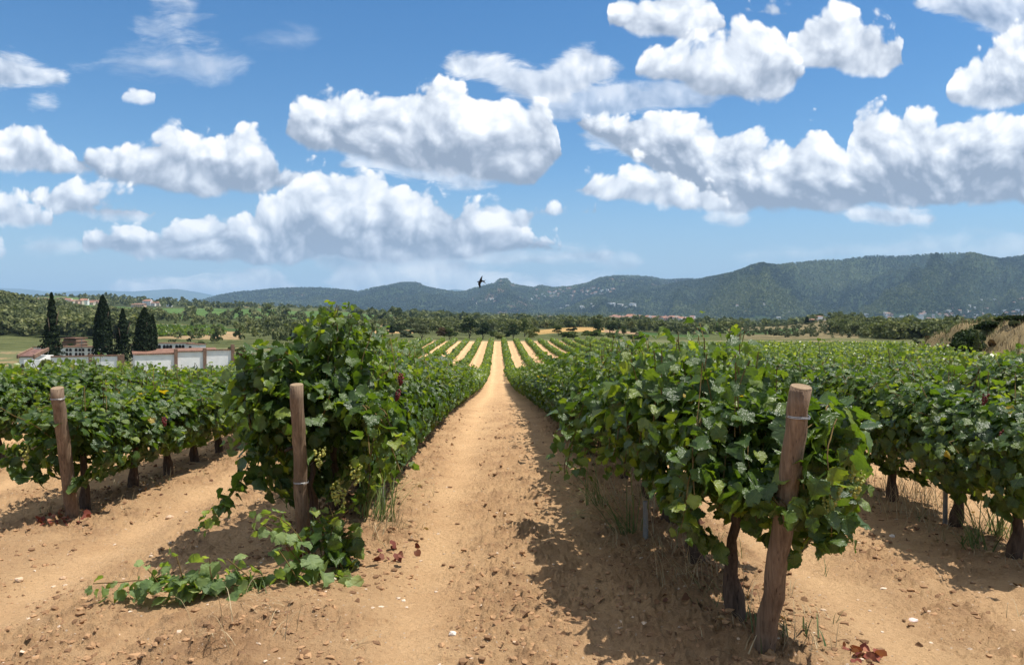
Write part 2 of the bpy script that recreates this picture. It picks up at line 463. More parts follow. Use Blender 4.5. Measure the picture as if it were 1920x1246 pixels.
# ------------------------------------------------------------------ mesh helpers
def mesh_np(name, V, Fs, mats, smooth_sh=True, attrs=None, uv=None, mi=None):
    me = bpy.data.meshes.new(name)
    V = np.asarray(V, np.float32)
    if not isinstance(Fs, (list, tuple)): Fs = [Fs]
    Fs = [np.asarray(f, np.int32) for f in Fs if len(f)]
    loops = np.concatenate([f.ravel() for f in Fs])
    tot = np.concatenate([np.full(len(f), f.shape[1], np.int32) for f in Fs])
    start = np.concatenate([[0], np.cumsum(tot)[:-1]]).astype(np.int32)
    me.vertices.add(len(V)); me.vertices.foreach_set('co', V.ravel())
    me.loops.add(len(loops)); me.loops.foreach_set('vertex_index', loops)
    me.polygons.add(len(tot)); me.polygons.foreach_set('loop_start', start)
    me.polygons.foreach_set('use_smooth', np.full(len(tot), bool(smooth_sh)))
    if mi is not None: me.polygons.foreach_set('material_index', np.asarray(mi, np.int32))
    for k, a in (attrs or {}).items():
        a = np.asarray(a, np.float32)
        if a.ndim == 1:
            at_ = me.attributes.new(k, 'FLOAT', 'POINT'); at_.data.foreach_set('value', a)
        else:
            if a.shape[1] == 3: a = np.concatenate([a, np.ones((len(a), 1), np.float32)], 1)
            at_ = me.attributes.new(k, 'FLOAT_COLOR', 'POINT'); at_.data.foreach_set('color', a.ravel())
    if uv is not None:
        l = me.uv_layers.new(name='UVMap')
        l.data.foreach_set('uv', np.asarray(uv, np.float32)[loops].ravel())
    me.update(calc_edges=True)
    me.validate()
    for m in (mats if isinstance(mats, (list, tuple)) else [mats]): me.materials.append(m)
    return me


def link(name, me, parent=None, loc=None):
    o = bpy.data.objects.new(name, me)
    COL.objects.link(o)
    if parent: o.parent = parent
    if loc is not None: o.location = loc
    return o


def tag(o, label=None, cat=None, group=None, kind=None):
    if label: o['label'] = label
    if cat: o['category'] = cat
    if group: o['group'] = group
    if kind: o['kind'] = kind
    return o


def empty(name, loc=(0, 0, 0), rz=0.0, label=None, cat=None, group=None):
    o = bpy.data.objects.new(name, None)
    COL.objects.link(o)
    o.empty_display_size = 0.2
    o.location = loc
    o.rotation_euler = (0, 0, rz)
    return tag(o, label, cat, group)


def copy_tree(src, parent=None):
    c = src.copy()
    COL.objects.link(c)
    c.parent = parent
    for ch in [o for o in src.children]: copy_tree(ch, c)
    return c


class MB:
    """collects simple solids into one mesh"""
    def __init__(self): self.V = []; self.F = []; self.n = 0

    def add(self, V, F):
        V = [tuple(v) for v in V]
        self.V += V
        self.F += [tuple(i + self.n for i in f) for f in F]
        self.n += len(V)

    def box(self, x0, x1, y0, y1, z0, z1):
        self.add([(x0, y0, z0), (x1, y0, z0), (x1, y1, z0), (x0, y1, z0), (x0, y0, z1), (x1, y0, z1), (x1, y1, z1), (x0, y1, z1)],
                 [(0, 3, 2, 1), (4, 5, 6, 7), (0, 1, 5, 4), (1, 2, 6, 5), (2, 3, 7, 6), (3, 0, 4, 7)])

    def prism(self, pts, y0, y1):
        """polygon in xz extruded along y (pts counter-clockwise seen from -y)"""
        n = len(pts)
        V = [(p[0], y0, p[1]) for p in pts] + [(p[0], y1, p[1]) for p in pts]
        F = [tuple(range(n)), tuple(range(2 * n - 1, n - 1, -1))] + [(i, i + n, (i + 1) % n + n, (i + 1) % n) for i in range(n)]
        self.add(V, F)

    def tube(self, pts, rad, n=8, cap=True):
        pts = [Vector(p) for p in pts]
        rad = rad if hasattr(rad, '__len__') else [rad] * len(pts)
        V = []; F = []
        for i, p in enumerate(pts):
            t = (pts[min(i + 1, len(pts) - 1)] - pts[max(i - 1, 0)]).normalized()
            a = t.orthogonal().normalized() if i == 0 else (a - t * a.dot(t)).normalized()
            b = t.cross(a)
            for k in range(n):
                q = 2 * math.pi * k / n
                V.append(p + (a * math.cos(q) + b * math.sin(q)) * rad[i])
        for i in range(len(pts) - 1):
            for k in range(n):
                F.append((i * n + k, i * n + (k + 1) % n, (i + 1) * n + (k + 1) % n, (i + 1) * n + k))
        if cap:
            F.append(tuple(range(n - 1, -1, -1))); F.append(tuple((len(pts) - 1) * n + k for k in range(n)))
        self.add(V, F)

    def mesh(self, name, mat, sm=False):
        me = bpy.data.meshes.new(name)
        me.from_pydata([tuple(v) for v in self.V], [], self.F)
        me.update()
        if sm:
            for p in me.polygons: p.use_smooth = True
        me.materials.append(mat)
        return me

    def build(self, name, mat, parent=None, loc=None, sm=False):
        return link(name, self.mesh(name, mat, sm), parent, loc)

# ------------------------------------------------------------------ materials
MATS = {}


def new_mat(name):
    m = bpy.data.materials.new(name)
    m.use_nodes = True
    g = NT(m.node_tree)
    out = g.n('ShaderNodeOutputMaterial')
    MATS[name] = m
    return m, g, out


def finish(g, out, bsdf):
    g.t.links.new(bsdf.outputs[0], out.inputs['Surface'])


def bump(g, h, strength=0.5, dist=0.01, normal=None):
    b = g.n('ShaderNodeBump', {'Height': h, 'Strength': strength, 'Distance': dist})
    if normal is not None: g.put(b.inputs['Normal'], normal)
    return b.outputs[0]


def mat_soil():
    m, g, out = new_mat('soil')
    geo = g.n('ShaderNodeNewGeometry').outputs['Position']
    col = g.n('ShaderNodeAttribute', attribute_name='col').outputs['Color']
    n1 = g.n('ShaderNodeTexNoise', {'Vector': geo, 'Scale': 1.1, 'Detail': 6.0, 'Roughness': 0.65}).outputs[0]
    n2 = g.n('ShaderNodeTexNoise', {'Vector': geo, 'Scale': 26.0, 'Detail': 7.0, 'Roughness': 0.72}).outputs[0]
    n3 = g.n('ShaderNodeTexNoise', {'Vector': geo, 'Scale': 190.0, 'Detail': 3.0, 'Roughness': 0.7}).outputs[0]
    c = g.mix(1.0, col, g.ramp(n1, [(0.25, (0.86, 0.80, 0.76)), (0.5, (1.0, 0.98, 0.97)), (0.75, (1.12, 1.12, 1.1))]), 'MULTIPLY')
    c = g.mix(1.0, c, g.ramp(n2, [(0.28, (0.60, 0.52, 0.46)), (0.40, (0.95, 0.94, 0.92)), (0.7, (1.1, 1.13, 1.14))]), 'MULTIPLY')
    c = g.mix(1.0, c, g.ramp(n3, [(0.3, (0.82, 0.80, 0.78)), (0.6, (1.06, 1.06, 1.06))]), 'MULTIPLY')
    # small pale chips of stone
    v = g.n('ShaderNodeTexVoronoi', {'Vector': geo, 'Scale': 24.0, 'Randomness': 1.0}, feature='F1')
    pick = g.m('GREATER_THAN', g.n('ShaderNodeSeparateColor', {0: v.outputs['Color']}).outputs[0], 0.82)
    peb = g.m('MULTIPLY', g.ss(v.outputs['Distance'], 0.20, 0.12), pick)
    c = g.mix(g.m('MULTIPLY', peb, 0.75), c, (0.62, 0.50, 0.38))
    h = g.m('ADD', g.m('MULTIPLY', n2, 1.0), g.m('MULTIPLY', n3, 0.25))
    nm = bump(g, h, 1.0, 0.05)
    b = g.n('ShaderNodeBsdfPrincipled', {'Base Color': c, 'Roughness': 0.95, 'Specular IOR Level': 0.15, 'Normal': nm})
    finish(g, out, b)
    return m


def mat_land():
    m, g, out = new_mat('land_cover')
    geo = g.n('ShaderNodeNewGeometry').outputs['Position']
    col = g.n('ShaderNodeAttribute', attribute_name='col').outputs['Color']
    n1 = g.n('ShaderNodeTexNoise', {'Vector': geo, 'Scale': 0.16, 'Detail': 5.0, 'Roughness': 0.75}).outputs[0]
    n2 = g.n('ShaderNodeTexNoise', {'Vector': geo, 'Scale': 0.02, 'Detail': 3.0}).outputs[0]
    c = g.mix(1.0, col, g.ramp(n1, [(0.30, (0.45, 0.5, 0.45)), (0.5, (0.95, 0.95, 0.95)), (0.7, (1.35, 1.3, 1.25))]), 'MULTIPLY')
    c = g.mix(1.0, c, g.ramp(n2, [(0.3, (0.8, 0.85, 0.8)), (0.7, (1.15, 1.12, 1.1))]), 'MULTIPLY')
    b = g.n('ShaderNodeBsdfPrincipled', {'Base Color': c, 'Roughness': 1.0, 'Specular IOR Level': 0.05, 'Normal': bump(g, n1, 0.8, 3.0)})
    finish(g, out, b)
    return m


def mat_leaf(name, dark, mid, light, rare=(0.15, 0.09, 0.03), rough=0.33, trans=0.34, spec=0.5, veins=True, back=(0.10, 0.16, 0.06)):
    m, g, out = new_mat(name)
    rnd = g.n('ShaderNodeAttribute', attribute_name='rnd').outputs['Fac']
    c = g.ramp(rnd, [(0.0, dark), (0.55, mid), (0.86, light), (0.955, tuple(min(1, a * 1.35) for a in light)), (0.985, (light[0] * 2.2, light[1] * 1.2, light[2] * 0.6)), (0.99, rare)])
    geo = g.n('ShaderNodeNewGeometry')
    n1 = g.n('ShaderNodeTexNoise', {'Vector': geo.outputs['Position'], 'Scale': 22.0, 'Detail': 3.0}).outputs[0]
    c = g.mix(1.0, c, g.ramp(n1, [(0.3, (0.78, 0.82, 0.8)), (0.7, (1.2, 1.16, 1.1))]), 'MULTIPLY')
    nm = None
    if veins:
        uv = g.n('ShaderNodeUVMap', uv_map='UVMap').outputs[0]
        sp = g.n('ShaderNodeSeparateXYZ', {0: uv})
        ux = g.m('ABSOLUTE', sp.outputs[0]); uy = sp.outputs[1]
        # midrib and slanting side veins
        mid_v = g.ss(ux, 0.0, 0.03, 1.0, 0.0)
        w = g.m('FRACT', g.m('MULTIPLY', g.m('SUBTRACT', uy, g.m('MULTIPLY', ux, 0.75)), 4.6))
        side = g.ss(g.m('ABSOLUTE', g.m('SUBTRACT', w, 0.5)), 0.0, 0.09, 1.0, 0.0)
        vv = g.m('MAXIMUM', mid_v, g.m('MULTIPLY', side, 0.7))
        c = g.mix(g.m('MULTIPLY', vv, 0.22), c, (0.20, 0.27, 0.08))
        pn = g.n('ShaderNodeTexNoise', {'Vector': uv, 'Scale': 9.0, 'Detail': 3.0}).outputs[0]
        nm = bump(g, g.m('SUBTRACT', pn, g.m('MULTIPLY', vv, 0.3)), 0.35, 0.02)
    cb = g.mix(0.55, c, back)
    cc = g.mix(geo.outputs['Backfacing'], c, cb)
    ins = {'Base Color': cc, 'Roughness': rough, 'Specular IOR Level': spec}
    if nm is not None: ins['Normal'] = nm
    b = g.n('ShaderNodeBsdfPrincipled', ins)
    tcol = g.mix(1.0, c, (2.6, 2.5, 0.6), 'MULTIPLY')
    t = g.n('ShaderNodeBsdfTranslucent', {'Color': tcol})
    mx = g.n('ShaderNodeMixShader', {0: trans, 1: b.outputs[0], 2: t.outputs[0]})
    finish(g, out, mx)
    return m


def mat_crown(name, a, b_, c_):
    m, g, out = new_mat(name)
    rnd = g.n('ShaderNodeAttribute', attribute_name='rnd').outputs['Fac']
    c = g.ramp(rnd, [(0.0, a), (0.5, b_), (1.0, c_)])
    oi = g.n('ShaderNodeObjectInfo').outputs['Random']
    c = g.mix(1.0, c, g.ramp(oi, [(0.0, (0.8, 0.85, 0.85)), (1.0, (1.2, 1.12, 1.0))]), 'MULTIPLY')
    b = g.n('ShaderNodeBsdfPrincipled', {'Base Color': c, 'Roughness': 0.75, 'Specular IOR Level': 0.2})
    t = g.n('ShaderNodeBsdfTranslucent', {'Color': g.mix(1.0, c, (1.5, 1.6, 0.7), 'MULTIPLY')})
    finish(g, out, g.n('ShaderNodeMixShader', {0: 0.2, 1: b.outputs[0], 2: t.outputs[0]}))
    return m


def mat_wood(name, c0, c1, scale=60.0, stretch=0.06, bmp=0.5):
    m, g, out = new_mat(name)
    tc = g.n('ShaderNodeTexCoord').outputs['Object']
    mp = g.n('ShaderNodeMapping', {'Vector': tc, 'Scale': (1, 1, stretch)})
    n = g.n('ShaderNodeTexNoise', {'Vector': mp, 'Scale': scale, 'Detail': 6.0, 'Roughness': 0.7}).outputs[0]
    n2 = g.n('ShaderNodeTexNoise', {'Vector': tc, 'Scale': 4.0, 'Detail': 4.0}).outputs[0]
    c = g.ramp(n, [(0.3, c0), (0.7, c1)])
    c = g.mix(1.0, c, g.ramp(n2, [(0.3, (0.70, 0.66, 0.62)), (0.7, (1.28, 1.28, 1.26))]), 'MULTIPLY')
    mp2 = g.n('ShaderNodeMapping', {'Vector': tc, 'Scale': (1, 1, .03)})
    ck = g.n('ShaderNodeTexNoise', {'Vector': mp2, 'Scale': scale * 1.6, 'Detail': 2.0}).outputs[0]
    crack = g.ss(ck, .66, .72)
    c = g.mix(g.m('MULTIPLY', crack, .75), c, tuple(a * .35 for a in c0))
    n = g.m('SUBTRACT', n, g.m('MULTIPLY', crack, .6))
    b = g.n('ShaderNodeBsdfPrincipled', {'Base Color': c, 'Roughness': 0.85, 'Specular IOR Level': 0.2, 'Normal': bump(g, n, bmp, 0.01)})
    finish(g, out, b)
    return m


def mat_plain(name, col, rough=0.8, var=0.15, scale=3.0, spec=0.3, metal=0.0, bmp=0.0):
    m, g, out = new_mat(name)
    tc = g.n('ShaderNodeNewGeometry').outputs['Position']
    n = g.n('ShaderNodeTexNoise', {'Vector': tc, 'Scale': scale, 'Detail': 5.0, 'Roughness': 0.65}).outputs[0]
    lo, hi = 1 - var, 1 + var
    c = g.mix(1.0, col, g.ramp(n, [(0.3, (lo, lo, lo)), (0.7, (hi, hi, hi))]), 'MULTIPLY')
    ins = {'Base Color': c, 'Roughness': rough, 'Specular IOR Level': spec, 'Metallic': metal}
    if bmp: ins['Normal'] = bump(g, n, bmp, 0.02)
    b = g.n('ShaderNodeBsdfPrincipled', ins)
    finish(g, out, b)
    return m


def mat_tiles(name, col):
    m, g, out = new_mat(name)
    tc = g.n('ShaderNodeNewGeometry').outputs['Position']
    w = g.n('ShaderNodeTexWave', {'Vector': tc, 'Scale': 1.6, 'Distortion': 0.6, 'Detail': 2.0})
    n = g.n('ShaderNodeTexNoise', {'Vector': tc, 'Scale': 1.8, 'Detail': 5.0}).outputs[0]
    c = g.mix(1.0, col, g.ramp(n, [(0.3, (0.65, 0.6, 0.6)), (0.7, (1.25, 1.2, 1.15))]), 'MULTIPLY')
    c = g.mix(1.0, c, g.ramp(w.outputs[1], [(0.0, (0.7, 0.7, 0.7)), (1.0, (1.1, 1.1, 1.1))]), 'MULTIPLY')
    b = g.n('ShaderNodeBsdfPrincipled', {'Base Color': c, 'Roughness': 0.9, 'Normal': bump(g, w.outputs[1], 0.6, 0.1)})
    finish(g, out, b)
    return m


def mat_attr(name, rough=0.9, trans=0.0):
    m, g, out = new_mat(name)
    c = g.n('ShaderNodeAttribute', attribute_name='col').outputs['Color']
    b = g.n('ShaderNodeBsdfPrincipled', {'Base Color': c, 'Roughness': rough, 'Specular IOR Level': 0.2})
    if trans:
        t = g.n('ShaderNodeBsdfTranslucent', {'Color': c})
        finish(g, out, g.n('ShaderNodeMixShader', {0: trans, 1: b.outputs[0], 2: t.outputs[0]}))
    else:
        finish(g, out, b)
    return m


M_SOIL = mat_soil()
M_LAND = mat_land()
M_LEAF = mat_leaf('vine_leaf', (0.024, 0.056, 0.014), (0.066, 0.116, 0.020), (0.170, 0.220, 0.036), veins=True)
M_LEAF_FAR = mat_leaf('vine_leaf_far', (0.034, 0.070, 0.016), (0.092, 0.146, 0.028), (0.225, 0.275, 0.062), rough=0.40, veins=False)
M_LEAF_YOUNG = mat_leaf('young_vine_leaf', (0.08, 0.14, 0.05), (0.16, 0.23, 0.08), (0.27, 0.34, 0.14), rough=0.55, trans=0.35, rare=(0.25, 0.2, 0.08))
M_BARK = mat_wood('vine_bark', (0.035, 0.022, 0.015), (0.14, 0.10, 0.075), 45, 0.12, 1.0)
M_CANE = mat_wood('vine_cane', (0.09, 0.06, 0.02), (0.20, 0.14, 0.055), 40, 0.3, 0.3)
M_POST = mat_wood('post_wood', (0.105, 0.070, 0.048), (0.27, 0.195, 0.135), 60, 0.03, 0.8)
M_POSTEND = mat_wood('post_end_grain', (0.22, 0.15, 0.09), (0.36, 0.27, 0.18), 70, 1.0, 0.3)
M_WIRE = mat_plain('galvanised_wire', (0.45, 0.45, 0.45), 0.4, 0.1, 20, 0.5, 0.8)
M_GREYSTAKE = mat_plain('grey_stake', (0.22, 0.22, 0.21), 0.8, 0.2, 12)
M_GRAPE = mat_leaf('green_grape', (0.20, 0.22, 0.05), (0.32, 0.33, 0.09), (0.45, 0.43, 0.14), rough=0.35, trans=0.3, veins=False, rare=(0.3, 0.2, 0.08))
M_REDGRAPE = mat_plain('dried_red_grape', (0.13, 0.02, 0.018), 0.5, 0.3, 60)
M_GRASS = mat_attr('weed_blade', 0.6, 0.25)
M_CLOD = mat_attr('clod_earth', 0.95)
M_TREE_DARK = mat_crown('dark_tree_leaf', (0.010, 0.022, 0.008), (0.026, 0.045, 0.014), (0.062, 0.085, 0.026))
M_TREE_GREEN = mat_crown('green_tree_leaf', (0.024, 0.042, 0.012), (0.062, 0.088, 0.024), (0.13, 0.16, 0.045))
M_TREE_PALE = mat_crown('pale_bush_leaf', (0.06, 0.075, 0.025), (0.13, 0.15, 0.05), (0.24, 0.25, 0.10))
M_TREE_OLIVE = mat_crown('olive_leaf', (0.045, 0.058, 0.032), (0.10, 0.118, 0.066), (0.18, 0.20, 0.12))
M_TREE_RED = mat_crown('reddish_bush_leaf', (0.04, 0.025, 0.014), (0.10, 0.06, 0.03), (0.17, 0.12, 0.06))
M_FOREST = mat_crown('forest_leaf', (0.020, 0.036, 0.020), (0.052, 0.076, 0.036), (0.125, 0.150, 0.070))
M_CYPRESS = mat_crown('cypress_leaf', (0.006, 0.014, 0.006), (0.016, 0.030, 0.010), (0.040, 0.060, 0.018))
M_PINE = mat_crown('pine_leaf', (0.046, 0.066, 0.030), (0.115, 0.138, 0.062), (0.22, 0.235, 0.11))
M_TRUNK = mat_wood('tree_bark', (0.05, 0.035, 0.025), (0.14, 0.10, 0.07), 8, 0.3, 0.5)
M_WHITE = mat_plain('whitewash', (0.86, 0.85, 0.83), 0.9, 0.10, 0.9)
M_DARK = mat_plain('dark_pane_niche_shade', (0.018, 0.017, 0.018), 0.8, 0.1)  # near-black for window panes and for shade painted into the niches
M_BRICK = mat_plain('brick', (0.22, 0.135, 0.095), 0.9, 0.3, 3.0)
M_TERRA = mat_tiles('terracotta_tiles', (0.25, 0.135, 0.09))
M_REDROOF = mat_tiles('dull_red_tiles', (0.20, 0.11, 0.09))
M_STONE = mat_plain('brown_stone', (0.20, 0.14, 0.10), 0.95, 0.35, 1.2, bmp=0.5)
M_RENDER = [mat_plain('cream_render', (0.60, 0.52, 0.42), 0.9, 0.1, 0.3), mat_plain('pale_render', (0.68, 0.64, 0.58), 0.9, 0.1, 0.3),
            mat_plain('pink_render', (0.55, 0.36, 0.28), 0.9, 0.1, 0.3), mat_plain('white_render', (0.78, 0.77, 0.74), 0.9, 0.05, 0.3)]
M_ROOFS = [mat_plain('terracotta_roof', (0.30, 0.15, 0.10), 0.9, 0.2, 0.2), mat_plain('brown_roof', (0.22, 0.13, 0.095), 0.9, 0.2, 0.2),
           mat_plain('grey_roof', (0.36, 0.36, 0.36), 0.9, 0.15, 0.2), mat_plain('pale_roof', (0.60, 0.58, 0.55), 0.9, 0.1, 0.2)]
M_BIRD = mat_plain('bird_feather', (0.022, 0.014, 0.012), 0.7, 0.5, 30)

# ------------------------------------------------------------------ ground sheets
rng = np.random.default_rng(7)
AZ = np.unique(np.concatenate([np.linspace(-38, 38, 980), np.linspace(-180, -38, 60), np.linspace(38, 180, 60)]))
RS = 208.0
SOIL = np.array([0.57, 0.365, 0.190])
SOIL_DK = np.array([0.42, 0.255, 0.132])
DRYG = np.array([0.27, 0.205, 0.105])


def left_edge(y):
    return np.interp(y, [0, 30, 60, 100, 187], [-12, -12, -24, -34, -31])


def track_mask(x, y):
    """smooth wheel tracks running down each lane"""
    wob = (fbm(y * 0.12, y * 0 + 3.3, 4, 3) - 0.5) * 0.35
    m = 0
    for k in range(-4, 8):
        c = k * 2.8
        m = np.maximum(m, np.exp(-((x - c + 0.52 - wob) / 0.25) ** 2))
        m = np.maximum(m, 0.45 * np.exp(-((x - c - 0.62 - wob) / 0.20) ** 2))
    return m


def build_ground():
    r = np.concatenate([[0.0], np.geomspace(0.5, 2.4, 14), np.geomspace(2.43, 30, 560), np.geomspace(30.3, RS, 240)])
    a = np.radians(AZ)
    RR, AA = np.meshgrid(r, a, indexing='ij')
    x = RR * np.sin(AA); y = RR * np.cos(AA)
    z = ground_h(x, y)
    tr = track_mask(x, y)
    fade = 1 - smooth(14, 40, RR)
    big = fbm(x * 1.3, y * 1.3, 41, 4) - 0.5
    rough = fbm(x * 7, y * 7, 42, 4)
    fine = fbm(x * 24, y * 24, 43, 3)
    patch = smooth(0.40, 0.62, fbm(x * 0.9, y * 0.9, 44, 3))
    patch = np.maximum(patch, 0.85 * np.exp(-(((x - 0.2 + 1.4) % 2.8 - 1.4) / 0.36) ** 2) * (0.5 + fbm(x * 2, y * 1.2, 45, 2)))
    # cultivated ridges under the rows, rutted centre
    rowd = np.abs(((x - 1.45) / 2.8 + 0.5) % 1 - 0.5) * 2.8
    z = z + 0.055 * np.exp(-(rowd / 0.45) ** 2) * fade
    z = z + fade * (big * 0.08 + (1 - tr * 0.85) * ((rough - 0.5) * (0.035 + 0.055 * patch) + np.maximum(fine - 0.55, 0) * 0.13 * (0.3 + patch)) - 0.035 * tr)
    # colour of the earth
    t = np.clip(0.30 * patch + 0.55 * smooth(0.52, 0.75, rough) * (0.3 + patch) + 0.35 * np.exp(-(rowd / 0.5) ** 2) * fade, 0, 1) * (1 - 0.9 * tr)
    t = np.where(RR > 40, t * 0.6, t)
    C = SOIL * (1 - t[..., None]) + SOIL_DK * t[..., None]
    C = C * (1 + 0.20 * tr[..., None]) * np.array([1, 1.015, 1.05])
    # grass beyond the field
    far = np.maximum(smooth(-1, 0.5, x - xb(y) + 1.4), smooth(0, 4, left_edge(y) - x))
    gn = fbm(x * 0.25, y * 0.25, 55, 4)
    G = DRYG * (0.75 + 0.5 * gn[..., None])
    G = np.where((gn + .22 * smooth(70, 110, y))[..., None] > 0.56, np.array([0.12, 0.13, 0.055]), G)
    far = np.maximum(far, smooth(186, 191, y))
    far = np.maximum(far, smooth(125, 130, y) * smooth(22, 32, x))
    C = C * (1 - far[..., None]) + G * far[..., None]
    V = np.stack([x, y, z], -1).reshape(-1, 3)
    ni, nj = x.shape
    i = np.arange(ni - 1)[:, None] * nj + np.arange(nj - 1)[None, :]
    F = np.stack([i, i + nj, i + nj + 1, i + 1], -1).reshape(-1, 4)
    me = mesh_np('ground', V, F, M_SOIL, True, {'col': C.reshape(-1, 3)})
    tag(link('ground', me), kind='structure')


FOREST = np.array([0.030, 0.048, 0.022])


def land_class(X, d, x, y):
    """colour of the open land; also tells where woods may stand"""
    n = x.shape
    C = np.zeros(n + (3,)); C[:] = (0.11, 0.12, 0.05)
    wood = np.zeros(n)
    # patchwork fields (jittered cells, wide and shallow as seen)
    cx = x / 120.0 + 0.6 * fbm(x / 200, y / 200, 61, 2); cyy = y / 75.0 + 0.6 * fbm(x / 150, y / 150, 62, 2)
    ix = np.floor(cx); iy = np.floor(cyy)
    best = np.full(n, 9.0); cid = np.zeros(n); bx = np.full(n, 9.0)
    for a in (-1, 0, 1):
        for b in (-1, 0, 1):
            jx = ix + a + hash2(ix + a, iy + b, 1); jy = iy + b + hash2(ix + a, iy + b, 2)
            dd = np.hypot(cx - jx, cyy - jy)
            m = dd < best
            bx = np.where(m, best, np.minimum(bx, dd))
            cid = np.where(m, hash2(ix + a, iy + b, 3), cid); best = np.minimum(best, dd)
    pal = [(0.0, (0.075, 0.12, 0.036)), (0.22, (0.12, 0.17, 0.05)), (0.40, (0.30, 0.21, 0.11)), (0.47, (0.06, 0.075, 0.03)), (0.70, (0.10, 0.12, 0.045)), (0.82, (0.22, 0.17, 0.085)), (0.87, (0.05, 0.065, 0.026))]
    for lo, c in pal: C[cid >= lo] = c
    wood = np.where((cid >= 0.47) & (cid < 0.70), 1.0, wood)
    wood = np.where(cid >= 0.87, 1.0, wood)
    edge = smooth(0.10, 0.03, bx - best)
    C = C * (1 - 0.6 * edge[..., None]) + np.array([0.26, 0.19, 0.11]) * 0.6 * edge[..., None]
    wood = np.maximum(wood, 0.35 * edge)

    def patch(mask, c, w=0.0):
        nonlocal wood
        C[mask] = c
        wood = np.where(mask, w, wood)
    patch(d < 330, (0.10, 0.11, 0.045), 0.35)
    patch((X > 250) & (d > 400) & (d < 620) & (X < 700), (0.07, 0.085, 0.032), 0.75)
    patch((X < 260 + (d - 330) * 0.2) & (d > 285) & (d < 620), (0.045, 0.055, 0.022), 1.0)          # pine hill
    patch((X > 120) & (X < 740) & (d > 640) & (d < 1010), (0.09, 0.15, 0.045), 0.02)                 # green plateau vineyards
    patch((X > 150) & (X < 460) & (d > 1040) & (d < 1800), (0.05, 0.06, 0.025), 0.9)                 # wooded knoll
    patch((X > 288) & (X < 455) & (d > 258) & (d < 345), (0.36, 0.25, 0.14), 0.0)                    # terraced vineyard
    patch((X > 250) & (X < 480) & (d > 345) & (d < 395), (0.055, 0.09, 0.028), 0.05)
    patch((X > 1004) & (X < 1135) & (d > 262) & (d < 352), (0.42, 0.27, 0.11), 0.0)                   # ochre stubble
    patch((X > 700) & (X < 775) & (d > 262) & (d < 345), (0.44, 0.29, 0.14), 0.0)
    patch((X > 1135) & (X < 1215) & (d > 258) & (d < 300), (0.30, 0.20, 0.12), 0.0)
    patch((X > 1195) & (X < 1330) & (d > 262) & (d < 330), (0.055, 0.10, 0.03), 0.0)
    patch((X > 1395) & (X < 1640) & (d > 225) & (d < 520), (0.19, 0.155, 0.085), 0.14)                # olive slope
    patch((X > 1380) & (X < 1500) & (d > 300) & (d < 390), (0.06, 0.10, 0.035), 0.05)
    patch((X > 1610) & (X < 1850) & (d > 235) & (d < 520), (0.05, 0.06, 0.025), 1.0)
    patch((X > 1560) & (X < 1800) & (d > 196) & (d < 232), (0.13, 0.135, 0.06), 0.5)
    patch((X > 780) & (X < 1620) & (d > 520), (0.055, 0.070, 0.030), 0.7)
    patch((X > 1620) & (d > 520), (0.055, 0.070, 0.030), 0.6)
    patch((X > 480) & (X < 780) & (d > 1010) & (d < 1500), (0.10, 0.11, 0.045), 0.25)
    patch(d > 2300, (0.045, 0.06, 0.028), 0.6)
    return C, wood


def build_valley():
    r = np.concatenate([np.geomspace(RS, 2500, 420), np.geomspace(2560, 40000, 60)])
    az = AZ[::2] if len(AZ) % 2 else np.append(AZ[::2], AZ[-1])
    a = np.radians(az)
    RR, AA = np.meshgrid(r, a, indexing='ij')
    x = RR * np.sin(AA); y = RR * np.cos(AA)
    z = ground_h(x, y)
    z = np.where(RR > 4500, z * (1 - smooth(4500, 7000, RR)) - 30 * smooth(4500, 7000, RR), z)
    dep = np.maximum(x * math.sin(YAW) + y * math.cos(YAW), 1)
    X = np.where(y > 0, px_of(x, y), np.where(x > 0, 5000, -5000))
    C, _ = land_class(X, dep, x, y)
    V = np.stack([x, y, z], -1).reshape(-1, 3)
    ni, nj = x.shape
    i = np.arange(ni - 1)[:, None] * nj + np.arange(nj - 1)[None, :]
    F = np.stack([i, i + nj, i + nj + 1, i + 1], -1).reshape(-1, 4)
    tag(link('valley', mesh_np('valley', V, F, M_LAND, True, {'col': C.reshape(-1, 3)})), kind='structure')


def build_mountains():
    for name, nx, nd in (('far_mountains', 500, 70), ('middle_hills', 900, 180), ('forested_mountain', 800, 220)):
        sil, r0, rc, r1, rel = LAYERS[name]
        x0, x1 = (640 if name == 'forested_mountain' else -900), 2900
        X = np.linspace(x0, x1, nx); D = np.linspace(r0, r1, nd)
        DD, XX = np.meshgrid(D, X, indexing='ij')
        h = layer_h(name, XX, DD)
        t = (XX - 960) / FPX * DD
        x = t * math.cos(YAW) + DD * math.sin(YAW); y = -t * math.sin(YAW) + DD * math.cos(YAW)
        h = h + (fbm(x / 45.0, y / 45.0, 71, 3) - 0.5) * 16 * min(rel, 1) * smooth(0, 0.1, (DD - r0) / (rc - r0)) * smooth(1.0, 0.8, (DD - r0) / (rc - r0))
        n = fbm(x / 420.0, y / 420.0, 73, 4)[..., None]
        C = FOREST * (1 - smooth(0.42, 0.6, n)) + np.array([0.052, 0.070, 0.028]) * smooth(0.42, 0.6, n)
        n3 = fbm(x / 160.0, y / 160.0, 74, 3)[..., None]
        C = np.where((n3 > 0.70) & (name == 'middle_hills'), np.array([0.15, 0.10, 0.075]), C)
        V = np.stack([x, y, h], -1).reshape(-1, 3)
        i = np.arange(nd - 1)[:, None] * nx + np.arange(nx - 1)[None, :]
        F = np.stack([i, i + 1, i + nx + 1, i + nx], -1).reshape(-1, 4)
        tag(link(name, mesh_np(name, V, F, M_LAND, True, {'col': C.reshape(-1, 3)})), kind='structure')


build_ground()
build_valley()
build_mountains()


def gz(x, y):
    return float(ground_h(np.array([x], float), np.array([y], float))[0])

